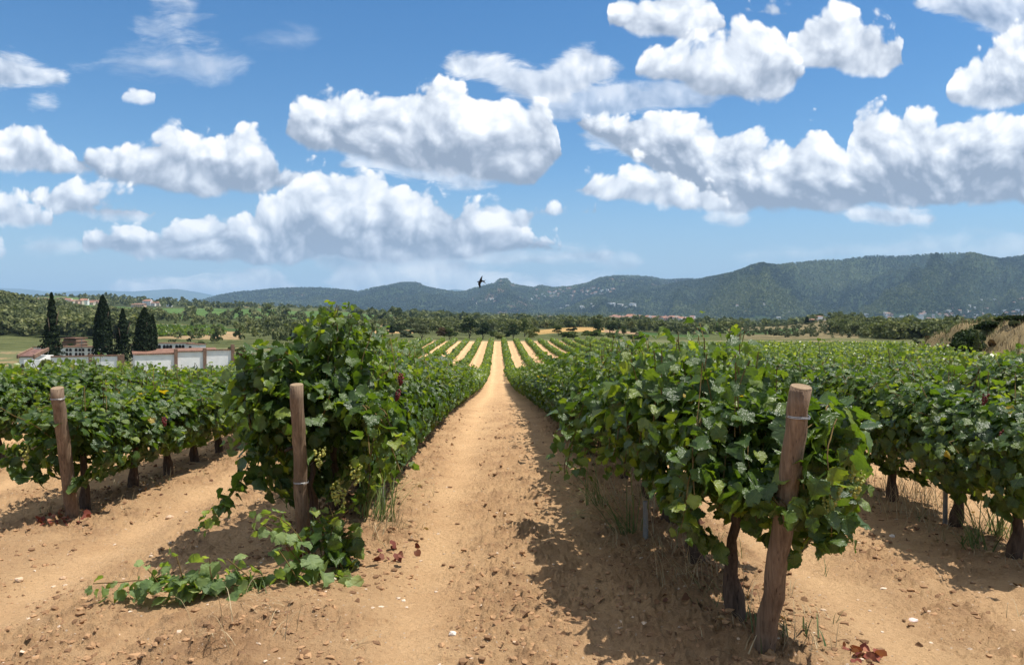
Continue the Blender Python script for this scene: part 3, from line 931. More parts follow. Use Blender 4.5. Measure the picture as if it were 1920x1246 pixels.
# ------------------------------------------------------------------ leaves
_half = [(0.10, -0.07), (0.27, -0.11), (0.43, -0.01), (0.52, 0.16), (0.50, 0.28), (0.58, 0.40), (0.55, 0.57), (0.45, 0.63), (0.36, 0.68), (0.26, 0.83), (0.13, 0.91)]
_hs = []
for _i, (_a, _b) in enumerate(_half):
    _hs.append((_a, _b))
    _nx = _half[_i + 1] if _i + 1 < len(_half) else (0.0, 1.02)
    _mx, _my = (_a + _nx[0]) / 2, (_b + _nx[1]) / 2
    _q = math.hypot(_mx, _my - 0.42)
    _hs.append((_mx * (1 - 0.035 / _q), _my - (_my - 0.42) * 0.05 / _q))
_half = _hs
_out = _half + [(0.0, 1.02)] + [(-a, b) for a, b in reversed(_half)]
_TV = [(0, 0.02), (0, 0.32), (0, 0.66)] + _out
_nh = len(_half)
_TF = []
for i in range(len(_out) - 1):
    c = 0 if (i < 6 or i >= len(_out) - 7) else (1 if (i < 12 or i >= len(_out) - 13) else 2)
    _TF.append((c, 3 + i, 3 + i + 1))
# bridge along the midrib between fan centres
_TF += [(0, 3 + 6, 1), (0, 1, 3 + len(_out) - 7), (1, 3 + 12, 2), (1, 2, 3 + len(_out) - 13)]
LEAF_HI = (np.array(_TV, float), np.array(_TF, int))
LEAF_MID = (np.array([(0, 0.0), (0.30, -0.10), (0.52, 0.25), (0.45, 0.62), (0, 1.0), (-0.45, 0.62), (-0.52, 0.25), (-0.30, -0.10), (0, 0.42)], float),
            np.array([(8, 0, 1), (8, 1, 2), (8, 2, 3), (8, 3, 4), (8, 4, 5), (8, 5, 6), (8, 6, 7), (8, 7, 0)], int))
LEAF_LO = (np.array([(0, 0), (0.5, 0.42), (0, 1.0), (-0.5, 0.42)], float), np.array([(0, 1, 2), (0, 2, 3)], int))


def unit(v):
    return v / np.maximum(np.linalg.norm(v, axis=-1, keepdims=True), 1e-9)


def leaf_cloud(P, N, T, S, rnd, lod, rg):
    """leaves at P, facing N, tip towards T, length S -> V, F, rnd, uv"""
    TV, TF = lod
    n = len(P); m = len(TV)
    N = unit(N); T = unit(T - N * np.sum(T * N, -1, keepdims=True)); B = np.cross(T, N)
    fold = rg.uniform(-0.35, 0.75, n)[:, None]
    droop = rg.uniform(-0.1, 0.85, n)[:, None]
    curl = rg.uniform(-0.55, 0.6, n)[:, None]
    ph = rg.uniform(0, 6.28, n)[:, None]
    X = TV[:, 0][None] * rg.uniform(0.85, 1.15, n)[:, None]
    Y = TV[:, 1][None] + rg.normal(0, 0.02, (n, m)) * (m > 5)
    Z = fold * np.abs(X) - droop * (Y ** 2) * 0.6 + curl * X * Y + (0.075 * np.sin(8 * X + ph) * np.cos(7 * Y + ph) if m > 5 else 0)
    S = S[:, None]
    V = P[:, None, :] + (X * S)[..., None] * B[:, None, :] + (Y * S)[..., None] * T[:, None, :] + (Z * S)[..., None] * N[:, None, :]
    F = TF[None] + (np.arange(n) * m)[:, None, None]
    uv = np.broadcast_to(TV[None], (n, m, 2)).reshape(-1, 2)
    return V.reshape(-1, 3), F.reshape(-1, TF.shape[1]), np.repeat(rnd, m), uv


class Leaves:
    def __init__(self): self.a = []; self.n = 0

    def add(self, *args):
        V, F, r, uv = leaf_cloud(*args)
        self.a.append((V, F + self.n, r, uv)); self.n += len(V)

    def mesh(self, name, mat):
        return mesh_np(name, np.concatenate([a[0] for a in self.a]), np.concatenate([a[1] for a in self.a]), mat, True,
                       {'rnd': np.concatenate([a[2] for a in self.a])}, np.concatenate([a[3] for a in self.a]))


def shoot_path(p0, d0, L, n, grav, rg, wob=0.12):
    """points of a cane that starts at p0 along d0 and bends down"""
    p = np.array(p0, float); d = unit(np.array(d0, float)); st = L / (n - 1)
    out = [p.copy()]
    for i in range(n - 1):
        d = unit(d + np.array([0, 0, -grav * st]) + rg.normal(0, wob * st * 3, 3))
        p = p + d * st
        out.append(p.copy())
    return np.array(out)


def leaves_on_path(lv, path, rg, size=(0.09, 0.15), per=1, lod=LEAF_HI, young_tip=True, axis=None, base_r=None, spread=0.09):
    n = len(path)
    for _ in range(per):
        idx = np.arange(n)
        d = unit(np.gradient(path, axis=0))
        side = unit(np.cross(d, np.array([0, 0, 1.0]) + rg.normal(0, .2, 3)))
        sgn = np.where(idx % 2 == 0, 1, -1)[:, None] * np.where(rg.random() < .5, 1, -1)
        off = side * sgn * rg.uniform(0.3, 1.0, (n, 1)) * spread + rg.normal(0, 0.025, (n, 3))
        P = path + off
        if axis is None:
            N = off * 4 + np.array([0, 0, 0.45]) + rg.normal(0, 0.35, (n, 3))
        else:
            o = P - axis; o[:, 1] *= 0.25
            N = unit(o) * 0.8 + np.array([0, 0, 0.4]) + rg.normal(0, 0.5, (n, 3))
        T = off * 3 + np.array([0, 0, -0.8]) + rg.normal(0, 0.35, (n, 3))
        t = idx / (n - 1)
        S = rg.uniform(size[0], size[1], n) * (1 - 0.5 * t ** 3 if young_tip else 1)
        r = np.clip(rg.beta(2.0, 2.8, n) * 0.90 + 0.22 * (t ** 2) * young_tip, 0, 0.93)
        r = np.where(rg.random(n) < 0.004, 0.985, r)
        lv.add(P, N, T, S, r, lod, rg)


def canopy(rg, L=1.05, h=1.30, w=0.42, nshoot=30, fill=150, lod=LEAF_HI, size=(0.062, 0.115), zc=0.78, canes=None, open_end=0, low=0.42):
    lv = Leaves()
    axis = np.array([0, 0, 0.85 * h / 1.38])
    for k in range(nshoot):
        y0 = rg.uniform(-L / 2, L / 2)
        sd = 1 if k % 2 else -1
        out = rg.uniform(0.05, 0.75)
        d0 = (sd * out, rg.normal(0, 0.35) + open_end * 0.2, 1.0)
        ln = rg.uniform(0.55, 1.15) * h / 1.38
        grav = rg.uniform(0.9, 2.4) * (0.5 + out) * (0.35 if k % 6 == 0 else 1)
        p = shoot_path((sd * 0.04, y0, zc * rg.uniform(0.9, 1.1)), d0, ln, 15, grav, rg)
        p[:, 0] = np.sign(p[:, 0]) * np.minimum(np.abs(p[:, 0]), w * (0.7 + 0.5 * rg.random()))
        over = p[:, 2] > h + (0.30 if k % 6 == 0 else 0.0)
        p[over, 2] = h - (p[over, 2] - h) * 0.6 + rg.uniform(0, 0.12)
        leaves_on_path(lv, p, rg, size, 1, lod, True, axis)
        if canes is not None and k % 3 == 0: canes.append(p)
    # hanging shell of leaves that closes the sides
    n = fill
    th = rg.uniform(-0.35 * math.pi, 1.35 * math.pi, n)
    rx = w * (0.70 + 0.25 * rg.random(n)); hz = (h - low) / 2
    P = np.stack([np.cos(th) * rx, rg.uniform(-L / 2 - .05, L / 2 + .05, n), (h + low) / 2 + np.sin(th) * hz * (0.80 + 0.2 * rg.random(n))], -1)
    N = np.stack([np.cos(th), rg.normal(0, .35, n), np.sin(th) * 0.8 + 0.45], -1) + rg.normal(0, .3, (n, 3))
    T = np.stack([np.cos(th) * 0.5, rg.normal(0, .4, n), -0.9 + rg.normal(0, .2, n)], -1)
    r = np.clip(rg.beta(1.8, 3.0, n) * 0.9, 0, 0.93)
    lv.add(P, N, T, rg.uniform(size[0], size[1] * 1.1, n), r, lod, rg)
    return lv


def trunk_mesh(rg, h=0.80, r=0.036):
    b = MB()
    n = 9
    lean = rg.normal(0, 0.05, 2)
    pts = []; rad = []
    for i in range(n):
        t = i / (n - 1)
        pts.append((lean[0] * t + rg.normal(0, .010), lean[1] * t + rg.normal(0, .012), -0.06 + (h + 0.06) * t))
        rad.append(r * (1.45 - 0.9 * t ** 0.5 + rg.normal(0, 0.10)) if i < n - 1 else r * .6)
    rad[2] *= 1.35; rad[1] *= 1.15
    b.tube(pts, rad, 9)
    for sd in (-1, 1):
        a = [(pts[-2][0], pts[-2][1], pts[-2][2])]
        for k in range(1, 5):
            a.append((a[0][0] + rg.normal(0, .012), sd * k * 0.12, h - 0.02 + rg.normal(0, .015) + 0.02 * k))
        b.tube(a, [r * .7, r * .6, r * .5, r * .42, r * .3], 6)
    return b.mesh('trunk', M_BARK, True)


def canes_mesh(paths, r=0.0034, mat=None):
    b = MB()
    for p in paths:
        b.tube([tuple(q) for q in p[::2]], r, 4, False)
    return b.mesh('shoots', mat or M_CANE, True)


def grape_cluster_mesh(rg, n=46, L=0.15, w=0.045, r=0.0095, mat=None):
    V = []; F = []; R_ = []
    ico = None
    import bmesh
    bm = bmesh.new(); bmesh.ops.create_icosphere(bm, subdivisions=1, radius=1.0)
    iv = np.array([v.co[:] for v in bm.verts]); iff = np.array([[v.index for v in f.verts] for f in bm.faces]); bm.free()
    P = []
    for k in range(n):
        t = rg.random() ** 0.8
        rr = w * math.sqrt(max(0.05, 1 - t)) * (0.75 + 0.3 * rg.random()); a = rg.uniform(0, 6.28)
        P.append((rr * math.cos(a), rr * math.sin(a), -t * L))
    for i, p in enumerate(P):
        V.append(iv * r * rg.uniform(.8, 1.15) + np.array(p)); F.append(iff + i * len(iv)); R_.append(np.full(len(iv), rg.uniform(0.1, 0.9)))
    return mesh_np('grape_cluster', np.concatenate(V), np.concatenate(F), mat or M_GRAPE, True, {'rnd': np.concatenate(R_)})


rgv = np.random.default_rng(11)
NEAR_CAN = []
for k in range(9):
    cp = []
    lv = canopy(rgv, h=1.20 + 0.06 * (k % 3), w=0.42 + 0.03 * (k % 2), nshoot=46, fill=440, canes=cp, low=0.38)
    NEAR_CAN.append((lv.mesh('foliage', M_LEAF), canes_mesh(cp)))
LOW_CAN = []
for k in range(4):
    cp = []
    lv = canopy(rgv, h=1.20 + 0.05 * (k % 2), w=0.50, nshoot=46, fill=700, canes=cp, low=0.10)
    LOW_CAN.append((lv.mesh('foliage', M_LEAF), canes_mesh(cp)))
MID_CAN = []
for k in range(6):
    lv = canopy(rgv, h=1.08 + 0.05 * (k % 3), w=0.55, nshoot=26, fill=260, lod=LEAF_MID, size=(0.085, 0.15), low=0.22)
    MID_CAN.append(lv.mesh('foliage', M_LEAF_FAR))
TRUNKS = [trunk_mesh(rgv, 0.80, 0.040 + 0.006 * (k % 3)) for k in range(6)]
GRAPES = [grape_cluster_mesh(rgv) for _ in range(3)]

ORD = ['first', 'second', 'third', 'fourth', 'fifth', 'sixth', 'seventh', 'eighth', 'ninth', 'tenth', 'eleventh', 'twelfth', 'thirteenth', 'fourteenth', 'fifteenth']
ROWX = {'L1': -1.45, 'R1': 1.45, 'L2': -4.25, 'R2': 4.22, 'L3': -7.05, 'R3': 7.0, 'R4': 9.8, 'R5': 12.6, 'L4': -9.85}
ROWN = {'L1': 'row just left of the path', 'R1': 'row just right of the path', 'L2': 'second row left of the path', 'R2': 'second row right of the path',
        'L3': 'third row left of the path', 'R3': 'third row right of the path', 'R4': 'fourth row right of the path', 'R5': 'fifth row right of the path', 'L4': 'fourth row left of the path'}
ROWC = {'L1': (6.35, 62), 'R1': (4.72, 62), 'L2': (8.2, 42), 'R2': (6.3, 46), 'L3': (9.3, 16), 'R3': (7.4, 26), 'R4': (11.5, 24), 'R5': (14.5, 18)}
INDIV_END = {}
HS = {'L1': [1.08, 1.12, 1.08, 1.02, 1.0], 'R1': [1.05, 1.13, 1.15, 1.12, 1.06, 1.02], 'L2': [.93, .92, .93, .90, .92, .93, .90, .91, .92], 'R2': [1.02, 1.0, 1.02, 1.05]}
VINES = {}


def place_vines():
    for row, (y0, cnt) in ROWC.items():
        x = ROWX[row]
        for i in range(cnt):
            y = y0 + i * 1.05 + rgv.normal(0, 0.04)
            if x > xb(y) - 3: break
            near = y < 27
            hs = HS.get(row, [])
            s = hs[i] if i < len(hs) else 1.0 + rgv.normal(0, 0.055)
            if i < len(ORD) - 1:
                if row in ('L1', 'R1', 'L2'):
                    lab = f'{"bushy" if i % 2 else "leafy"} grapevine, {ORD[i]} behind the wooden end post of the {ROWN[row]}'
                else:
                    lab = f'{"bushy" if i % 2 else "leafy"} grapevine, {ORD[i]} from the near end of the {ROWN[row]}'
            else:
                lab = f'grapevine {"on the upper slope" if y < 30 else "on the lower slope" if y < 48 else "near the bottom of the dip"} of the {ROWN[row]}'
            xx = x + rgv.normal(0, 0.02)
            o = empty('grapevine', (xx, y, gz(xx, y)), rz=0.0, label=lab, cat='grapevine', group='grapevines in the ' + ROWN[row])
            fl = rgv.random() < .5
            t = link('trunk', TRUNKS[int(rgv.integers(6))], o); t.rotation_euler = (0, 0, rgv.uniform(-.25, .25) + (math.pi if fl else 0)); t.location = (rgv.normal(0, .03), 0, 0)
            if near:
                src = LOW_CAN[int(rgv.integers(4))] if (row == 'L1' and i > 0) or (row in ('R1', 'L2', 'R2') and i > 5) else NEAR_CAN[int(rgv.integers(9))]
                f = link('foliage', src[0], o); c = link('shoots', src[1], o)
                for q in (f, c):
                    q.rotation_euler = (0, 0, math.pi if fl else 0)
                    q.scale = (1.0 + 0.22 * float(smooth(6.3, 10, y)), 1.08, s * (1 - .10 * float(smooth(10, 18, y))))
                    if i == 0 and row in ('L1', 'R1'): q.location = (0, 0.16 if row == 'L1' else 0.24, 0)
            else:
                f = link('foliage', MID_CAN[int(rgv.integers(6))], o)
                f.rotation_euler = (0, 0, math.pi if fl else 0)
                f.scale = (rgv.uniform(.95, 1.1), 1.12, s)
            VINES[(row, i)] = o
            INDIV_END[row] = y + 0.55


place_vines()


def extra_foliage(vine, paths, rg, size=(0.09, 0.15), per=2, mat=None, label=None, name='shoot', spread=0.09):
    """canes with leaves, given as world-space control polylines; each cane is a part of the vine"""
    org = np.array(vine.location)
    for pts in paths:
        pts = np.array(pts, float)
        seg = np.concatenate([[0], np.cumsum(np.linalg.norm(np.diff(pts, axis=0), axis=1))])
        n = max(5, int(seg[-1] / 0.055))
        tt = np.linspace(0, seg[-1], n)
        q = np.stack([np.interp(tt, seg, pts[:, k]) for k in range(3)], -1)
        for _ in range(3):
            q[1:-1] = .25 * q[:-2] + .5 * q[1:-1] + .25 * q[2:]
        q = q + np.cumsum(rg.normal(0, 0.004, q.shape), axis=0) - org
        lv = Leaves()
        leaves_on_path(lv, q, rg, size, per, LEAF_HI, True, None, spread=spread)
        V, F, r, uv = (np.concatenate([a[i] for a in lv.a]) for i in range(4))
        b = MB(); b.tube([tuple(p) for p in q], 0.004, 4, False)
        cv = np.array([tuple(v) for v in b.V]); cf = np.array(b.F)
        me = mesh_np(name, np.concatenate([V, cv]), [F, cf + len(V)], [mat or M_LEAF, M_CANE], True,
                     {'rnd': np.concatenate([r, np.full(len(cv), .5)])}, np.concatenate([uv, np.zeros((len(cv), 2))]),
                     np.concatenate([np.zeros(len(F)), np.ones(len(cf))]))
        o = link(name, me, vine)
        if label: o['label'] = label


def P(X, Y, d):
    """world point seen at column X, row Y, camera depth d"""
    x, y = at(X, d)
    return (x, y, zrow(Y, d))


rge = np.random.default_rng(23)
# left end vine: tall crown, overhang to the left, hanging shoot, suckers at its foot
L0, L1v = VINES[('L1', 0)], VINES[('L1', 1)]
tall = []
for k in range(11):
    X0 = 560 + 12 * k; d = 6.5 + rge.uniform(-.35, .4)
    tall.append([P(X0, 760, d), P(X0 + rge.uniform(-20, 20), 680, d), P(600 + 8.5 * k + rge.uniform(-12, 12), 562 + abs(k - 4.2) * 10 + rge.uniform(-4, 14), d + rge.uniform(-.15, .15))])
extra_foliage(L0, tall, rge, (0.08, 0.13), 4, spread=.13)
over = []
for k in range(16):
    d = 6.35 + rge.uniform(-.25, .5)
    Y0 = 650 + rge.uniform(0, 60)
    over.append([P(600, Y0 + 60, d + .2), P(530, Y0, d), P(470 + rge.uniform(-20, 30), Y0 + rge.uniform(0, 30), d), P(428 + rge.uniform(0, 60), Y0 + 60 + rge.uniform(0, 110), d - .1)])
for k in range(9):
    d = 6.4 + rge.uniform(-.2, .5)
    over.append([P(600, 760, d + .2), P(520 + rge.uniform(-25, 25), 740, d), P(505 + rge.uniform(-40, 40), 850 + rge.uniform(-40, 40), d)])
extra_foliage(L0, over, rge, (0.09, 0.15), 2, spread=.12)
extra_foliage(L0, [[P(500, 790, 6.1), P(466, 850, 6.0), P(445, 905, 5.9), P(415, 945, 5.85), P(372, 982, 5.8)]], rge, (0.085, 0.13), 3,
              label='thin leafy shoot hanging down to the left above the soil', name='hanging_shoot', spread=.06)
side = []
for k in range(11):
    d = 6.0 + rge.uniform(-.3, .5)
    side.append([P(640 + rge.uniform(-40, 20), 760, d + .3), P(700 + rge.uniform(-20, 20), 760, d), P(700 + rge.uniform(-30, 60), 860 + rge.uniform(-40, 50), d - .2)])
extra_foliage(L0, side, rge, (0.09, 0.14), 2, spread=.11)
foot = []
for k in range(8):
    d = 5.55 + rge.uniform(-.2, .3)
    foot.append([P(625 + rge.uniform(-15, 25), 1075, d), P(630 + rge.uniform(-30, 45), 1000, d), P(620 + rge.uniform(-45, 60), 960 + rge.uniform(-10, 50), d)])
extra_foliage(L0, foot, rge, (0.08, 0.13), 2, label='fresh green suckers around the foot of the vine', name='sucker', spread=.08)
arch = [[P(600, 1085, 5.3), P(560, 1010, 5.3), P(520, 965, 5.3), P(478, 962, 5.3)], [P(590, 1080, 5.35), P(545, 1040, 5.3), P(525, 1000, 5.3), P(490, 985, 5.3)],
        [P(560, 1100, 5.25), P(545, 1060, 5.2), P(520, 1030, 5.2)]]
extra_foliage(L0, arch, rge, (0.08, 0.12), 2, mat=M_LEAF_YOUNG, name='arching_shoot', spread=.05)
trail = [[P(650, 1083, 5.42), P(560, 1092, 5.3), P(450, 1103, 5.18), P(330, 1108, 5.15), P(250, 1106, 5.16), P(165, 1108, 5.15)],
         [P(470, 1098, 5.2), P(400, 1098, 5.2), P(300, 1100, 5.2), P(210, 1106, 5.2)],
         [P(480, 1095, 5.2), P(440, 1060, 5.2), P(425, 1050, 5.2)], [P(400, 1100, 5.2), P(390, 1060, 5.2), P(392, 1048, 5.2)],
         [P(345, 1105, 5.15), P(335, 1070, 5.15), P(328, 1040, 5.15)], [P(300, 1105, 5.15), P(280, 1078, 5.15), P(272, 1072, 5.15)]]
trail = [[(a, b, max(c, gz(a, b) + 0.035)) for a, b, c in t] for t in trail]
extra_foliage(L0, trail, rge, (0.075, 0.13), 2, mat=M_LEAF_YOUNG, label='long pale cane with wilting leaves trailing over the soil', name='trailing_cane', spread=.06)

# right end vine: leaves in front and right of the post, hanging low
R0, R1v, R2v = VINES[('R1', 0)], VINES[('R1', 1)], VINES[('R1', 2)]
rs = []
for k in range(15):
    d = 4.15 + rge.uniform(-.25, .45)
    Xe = rge.uniform(1500, 1650)
    rs.append([P(1545, 800, 4.6), P(1555 + rge.uniform(-20, 20), 760 + rge.uniform(-20, 40), d + .2), P(Xe - 10, 840 + rge.uniform(-40, 40), d), P(Xe, 920 + rge.uniform(-30, 110), d - .05)])
for k in range(5):
    rs.append([P(1530, 900, 4.3), P(1560, 960, 4.15), P(1520 + rge.uniform(-20, 70), 1030 + rge.uniform(-25, 15), 4.1)])
extra_foliage(R0, rs, rge, (0.10, 0.15), 2, spread=.10)
ft = []
for k in range(5):
    ft.append([P(1400, 900, 4.35), P(1430 + 10 * k, 925 + rge.uniform(-10, 10), 4.02), P(1450 + 16 * k, 960 + rge.uniform(-15, 15), 3.98)])
for k in range(12):
    d = 4.5 + rge.uniform(-.2, .3); X0 = rge.uniform(1290, 1440)
    ft.append([P(X0 + 20, 760, d + .3), P(X0, 840, d), P(X0 + rge.uniform(-30, 30), 960 + rge.uniform(-40, 50), d - .1)])
extra_foliage(R0, ft, rge, (0.09, 0.14), 2, spread=.10)
up = []
for k in range(14):
    d = 5.0 + rge.uniform(-.5, .9); X0 = rge.uniform(1180, 1500)
    top = 655 + max(0, (X0 - 1340) * 0.28) + rge.uniform(-14, 12)
    up.append([P(X0, 800, d), P(X0 + rge.uniform(-15, 15), 720, d), P(X0 + rge.uniform(-25, 25), top, d)])
up.append([P(1385, 720, 4.9), P(1390, 660, 4.9), P(1388, 622, 4.9)])
up.append([P(1270, 720, 5.5), P(1275, 660, 5.5), P(1272, 620, 5.5)])
extra_foliage(R1v, up, rge, (0.10, 0.15), 2, spread=.10)
lf = []
for k in range(16):
    d = 5.4 + rge.uniform(-.5, 1.6); X0 = 1290 - (d - 4.9) * 80
    lf.append([P(X0 + 20, 720, d), P(X0 - 50, 730 + rge.uniform(-20, 40), d), P(X0 - 70 + rge.uniform(-25, 30), 840 + rge.uniform(-40, 60), d - .1)])
extra_foliage(R2v, lf, rge, (0.09, 0.14), 2, spread=.10)


def hang_grapes(vine, pts, mesh_list=GRAPES, name='grape_cluster'):
    for X, Y, d in pts:
        p = P(X, Y, d)
        g_ = link(name, mesh_list[int(rge.integers(len(mesh_list)))], vine)
        g_.location = (p[0] - vine.location.x, p[1] - vine.location.y, p[2] - vine.location.z)
        g_.rotation_euler = (rge.uniform(-.2, .2), rge.uniform(-.2, .2), rge.uniform(0, 6))


hang_grapes(L0, [(626, 905, 5.6), (636, 918, 5.62), (666, 870, 5.5), (600, 838, 5.7), (544, 790, 5.95)])
hang_grapes(R0, [(1556, 915, 3.98), (1568, 900, 3.97), (1610, 880, 4.0)])
REDS = [grape_cluster_mesh(rge, 34, 0.09, 0.024, 0.010, M_REDGRAPE)]
hang_grapes(VINES[('L1', 3)], [(752, 700, 6.3), (747, 730, 6.3)], REDS, 'dried_grape_cluster')
hang_grapes(VINES[('R2', 1)], [(1850, 738, 6.4), (1884, 806, 6.2)], REDS, 'dried_grape_cluster')
hang_grapes(VINES[('L2', 3)], [(306, 782, 8.2)], REDS, 'dried_grape_cluster')
hang_grapes(VINES[('L2', 1)], [(42, 836, 7.4)])


# ------------------------------------------------------------------ the rest of the vineyard, one mass
def vineyard_mass():
    rows = [(-1.45 - 2.8 * k) for k in range(0, 12)] + [(1.45 + 2.78 * k) for k in range(0, 29)]
    lv = Leaves(); tv = MB()
    Ps = []
    for x in rows:
        key = min(ROWX, key=lambda k: abs(ROWX[k] - x))
        y0 = INDIV_END[key] if abs(ROWX[key] - x) < 0.6 and key in INDIV_END else None
        ys = np.arange(3.0 if y0 is None else y0, 187, 1.05)
        if y0 is None:
            ys = ys[ys > (6.5 if x > 0 else 10)]
        ok = (x < xb(ys) - 1.9) & (x > left_edge(ys) + 1)
        end = 187 - 0.12 * abs(x) + 1.5 * math.sin(x) - (60 * float(smooth(22, 34, x)))
        ys = ys[ok & (ys < end)]
        Ps.append(np.stack([np.full(len(ys), x), ys], -1))
    Pv = np.concatenate(Ps)
    dist = np.hypot(Pv[:, 0], Pv[:, 1])
    gap = rgv.random(len(Pv)) > 0.03
    Pv, dist = Pv[gap], dist[gap]
    lines = []
    for lo, hi, n, sz, lod in ((0, 22, 330, (0.11, 0.17), LEAF_MID), (22, 45, 210, (0.12, 0.19), LEAF_LO), (45, 80, 110, (0.17, 0.27), LEAF_LO), (80, 130, 64, (0.22, 0.36), LEAF_LO), (130, 260, 44, (0.26, 0.44), LEAF_LO)):
        q = Pv[(dist >= lo) & (dist < hi)]
        if not len(q): continue
        c = np.repeat(q, n, 0); N_ = len(c)
        z0 = ground_h(c[:, 0], c[:, 1])
        hh = 1.14 + 0.12 * (np.repeat(rgv.random(len(q)), n) - .5) + 0.34 * (fbm(c[:, 0] * .5, c[:, 1] * .6, 91, 2) - .5)
        c = c + np.stack([(fbm(c[:, 1] * .25, c[:, 0] * 3.1, 92, 2) - .5) * .35, np.zeros(N_)], -1)
        w = 0.55 + 0.12 * (np.repeat(rgv.random(len(q)), n) - .5)
        fa = smooth(62, 105, c[:, 1]) * (1 - smooth(14, 24, c[:, 0]))
        hh = hh * (1 - .24 * fa); w = w * (1 - .24 * fa)
        th = rgv.uniform(-0.4 * math.pi, 1.4 * math.pi, N_)
        rr = 0.70 + 0.42 * rgv.random(N_) ** 1.3
        low = 0.20
        x = np.cos(th) * w * rr; z = (hh + low) / 2 + np.sin(th) * (hh - low) / 2 * rr
        # upright tips
        tip = rgv.random(N_) < 0.10
        z = np.where(tip, hh * rgv.uniform(0.92, 1.16, N_), z); x = np.where(tip, x * .7, x)
        y = rgv.uniform(-.56, .56, N_)
        Pp = np.stack([c[:, 0] + x, c[:, 1] + y, z0 + z], -1)
        Nn = np.stack([np.cos(th), rgv.normal(0, .4, N_), np.sin(th) * .8 + .45], -1) + rgv.normal(0, .35, (N_, 3))
        Tt = np.stack([np.cos(th) * .5, rgv.normal(0, .4, N_), np.full(N_, -.8)], -1) + rgv.normal(0, .2, (N_, 3))
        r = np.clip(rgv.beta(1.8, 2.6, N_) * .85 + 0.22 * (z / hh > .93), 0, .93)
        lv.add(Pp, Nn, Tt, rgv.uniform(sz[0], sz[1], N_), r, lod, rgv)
        for a, b in q[:]:
            if hi <= 80:
                z_ = gz(a, b) if hi <= 45 else None
                if z_ is None: continue
                tv.tube([(a, b, z_ - .05), (a + .03, b, z_ + .4), (a, b, z_ + .75)], [.05, .038, .03], 4, False)
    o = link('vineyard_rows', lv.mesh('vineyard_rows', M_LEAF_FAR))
    tag(o, 'long rows of green grapevines running away across the field', 'vineyard', kind='stuff')
    t = tv.build('trunk', M_BARK, o)


vineyard_mass()


# ------------------------------------------------------------------ posts and stakes
def wooden_post(base, top, r0, r1, label, wires, rg):
    bx, by = base[0], base[1]
    bz = gz(bx, by)
    o = empty('wooden_post', (bx, by, bz), label=label, cat='post', group='wooden end posts of the vine rows')
    d = Vector(top) - Vector((bx, by, bz))
    n = 14; pts = []; rad = []
    for i in range(n):
        t = i / (n - 1)
        pts.append(tuple(d * t + Vector((rg.normal(0, .0035), rg.normal(0, .0035), 0))))
        rad.append((r0 * (1 - t) + r1 * t) * (1 + rg.normal(0, .009)))
    pts[0] = tuple(-d * 0.06)
    b = MB(); b.tube(pts, rad, 20, True); b.build('post_shaft', M_POST, o, sm=True)
    e = d.normalized()
    c = MB(); p1 = Vector(pts[-1])
    c.tube([p1 + e * 0.002, p1 + e * 0.006], [rad[-1] * .985, rad[-1] * .93], 20); c.build('cut_top', M_POSTEND, o)
    for t in wires:
        w = MB(); ctr = d * t; u_ = e.orthogonal().normalized(); v_ = e.cross(u_); rr = (r0 * (1 - t) + r1 * t) + .004
        for k in range(2):
            ring = [ctr + e * (.007 * k) + (u_ * math.cos(a) + v_ * math.sin(a)) * rr + e * (.004 * math.sin(2 * a)) for a in np.linspace(0, 2 * math.pi, 25)]
            w.tube(ring, .0022, 5, False)
        w.build('wire_loop', M_WIRE, o)
    return o


rgp = np.random.default_rng(3)
wooden_post(at(1435, 4.27), P(1505, 726, 3.95), 0.057, 0.052, 'thick weathered post leaning towards the viewer at the right side of the path', [0.90], rgp)
wooden_post(at(570, 5.95), P(555, 722, 5.72), 0.052, 0.047, 'brown post in the foliage at the left edge of the path', [0.46], rgp)
wooden_post(at(135, 7.75), P(105, 728, 7.45), 0.062, 0.056, 'shorter crooked post at the far left, alone at its row end', [0.93], rgp)


def trellis_wire(row, a, h, y1, label):
    x = ROWX[row]; b = MB(); pts = [a]
    for y in np.arange(math.ceil(a[1]) + 1, y1, 2.5): pts.append((x, float(y), gz(x, float(y)) + h - .02 * math.sin(y)))
    b.tube(pts, .0018, 4, False)
    tag(b.build('trellis_wire', M_WIRE), label, 'wire', 'steel wires of the vine rows')


trellis_wire('R1', (1.60, 4.02, 1.37), 1.18, 26, 'thin steel wire running back from the right post through the vines')
trellis_wire('L1', (-1.47, 5.85, .66), .72, 26, 'thin steel wire running back from the post left of the path')
trellis_wire('L2', (-4.2, 7.5, 1.05), 1.0, 26, 'thin steel wire running back from the far left post')


def grey_stake(X, Yt, d, label):
    x, y = at(X, d); z = gz(x, y); ht = zrow(Yt, d) - z
    b = MB(); b.tube([(0, 0, -.05), (0.003, 0, ht * .5), (0, 0.004, ht)], [.022, .021, .02], 6)
    tag(b.build('vine_stake', M_GREYSTAKE, None, (x, y, z)), label, 'stake', 'grey stakes between the vines')


grey_stake(1775, 800, 7.5, 'grey stake between two trunks in the second row right of the path')
grey_stake(1211, 940, 6.4, 'grey stake under the leaves of the right row beside the path')
grey_stake(1036, 830, 11.5, 'thin grey stake far down the right row by the path')
grey_stake(716, 860, 7.4, 'grey stake low in the left row beside the path')


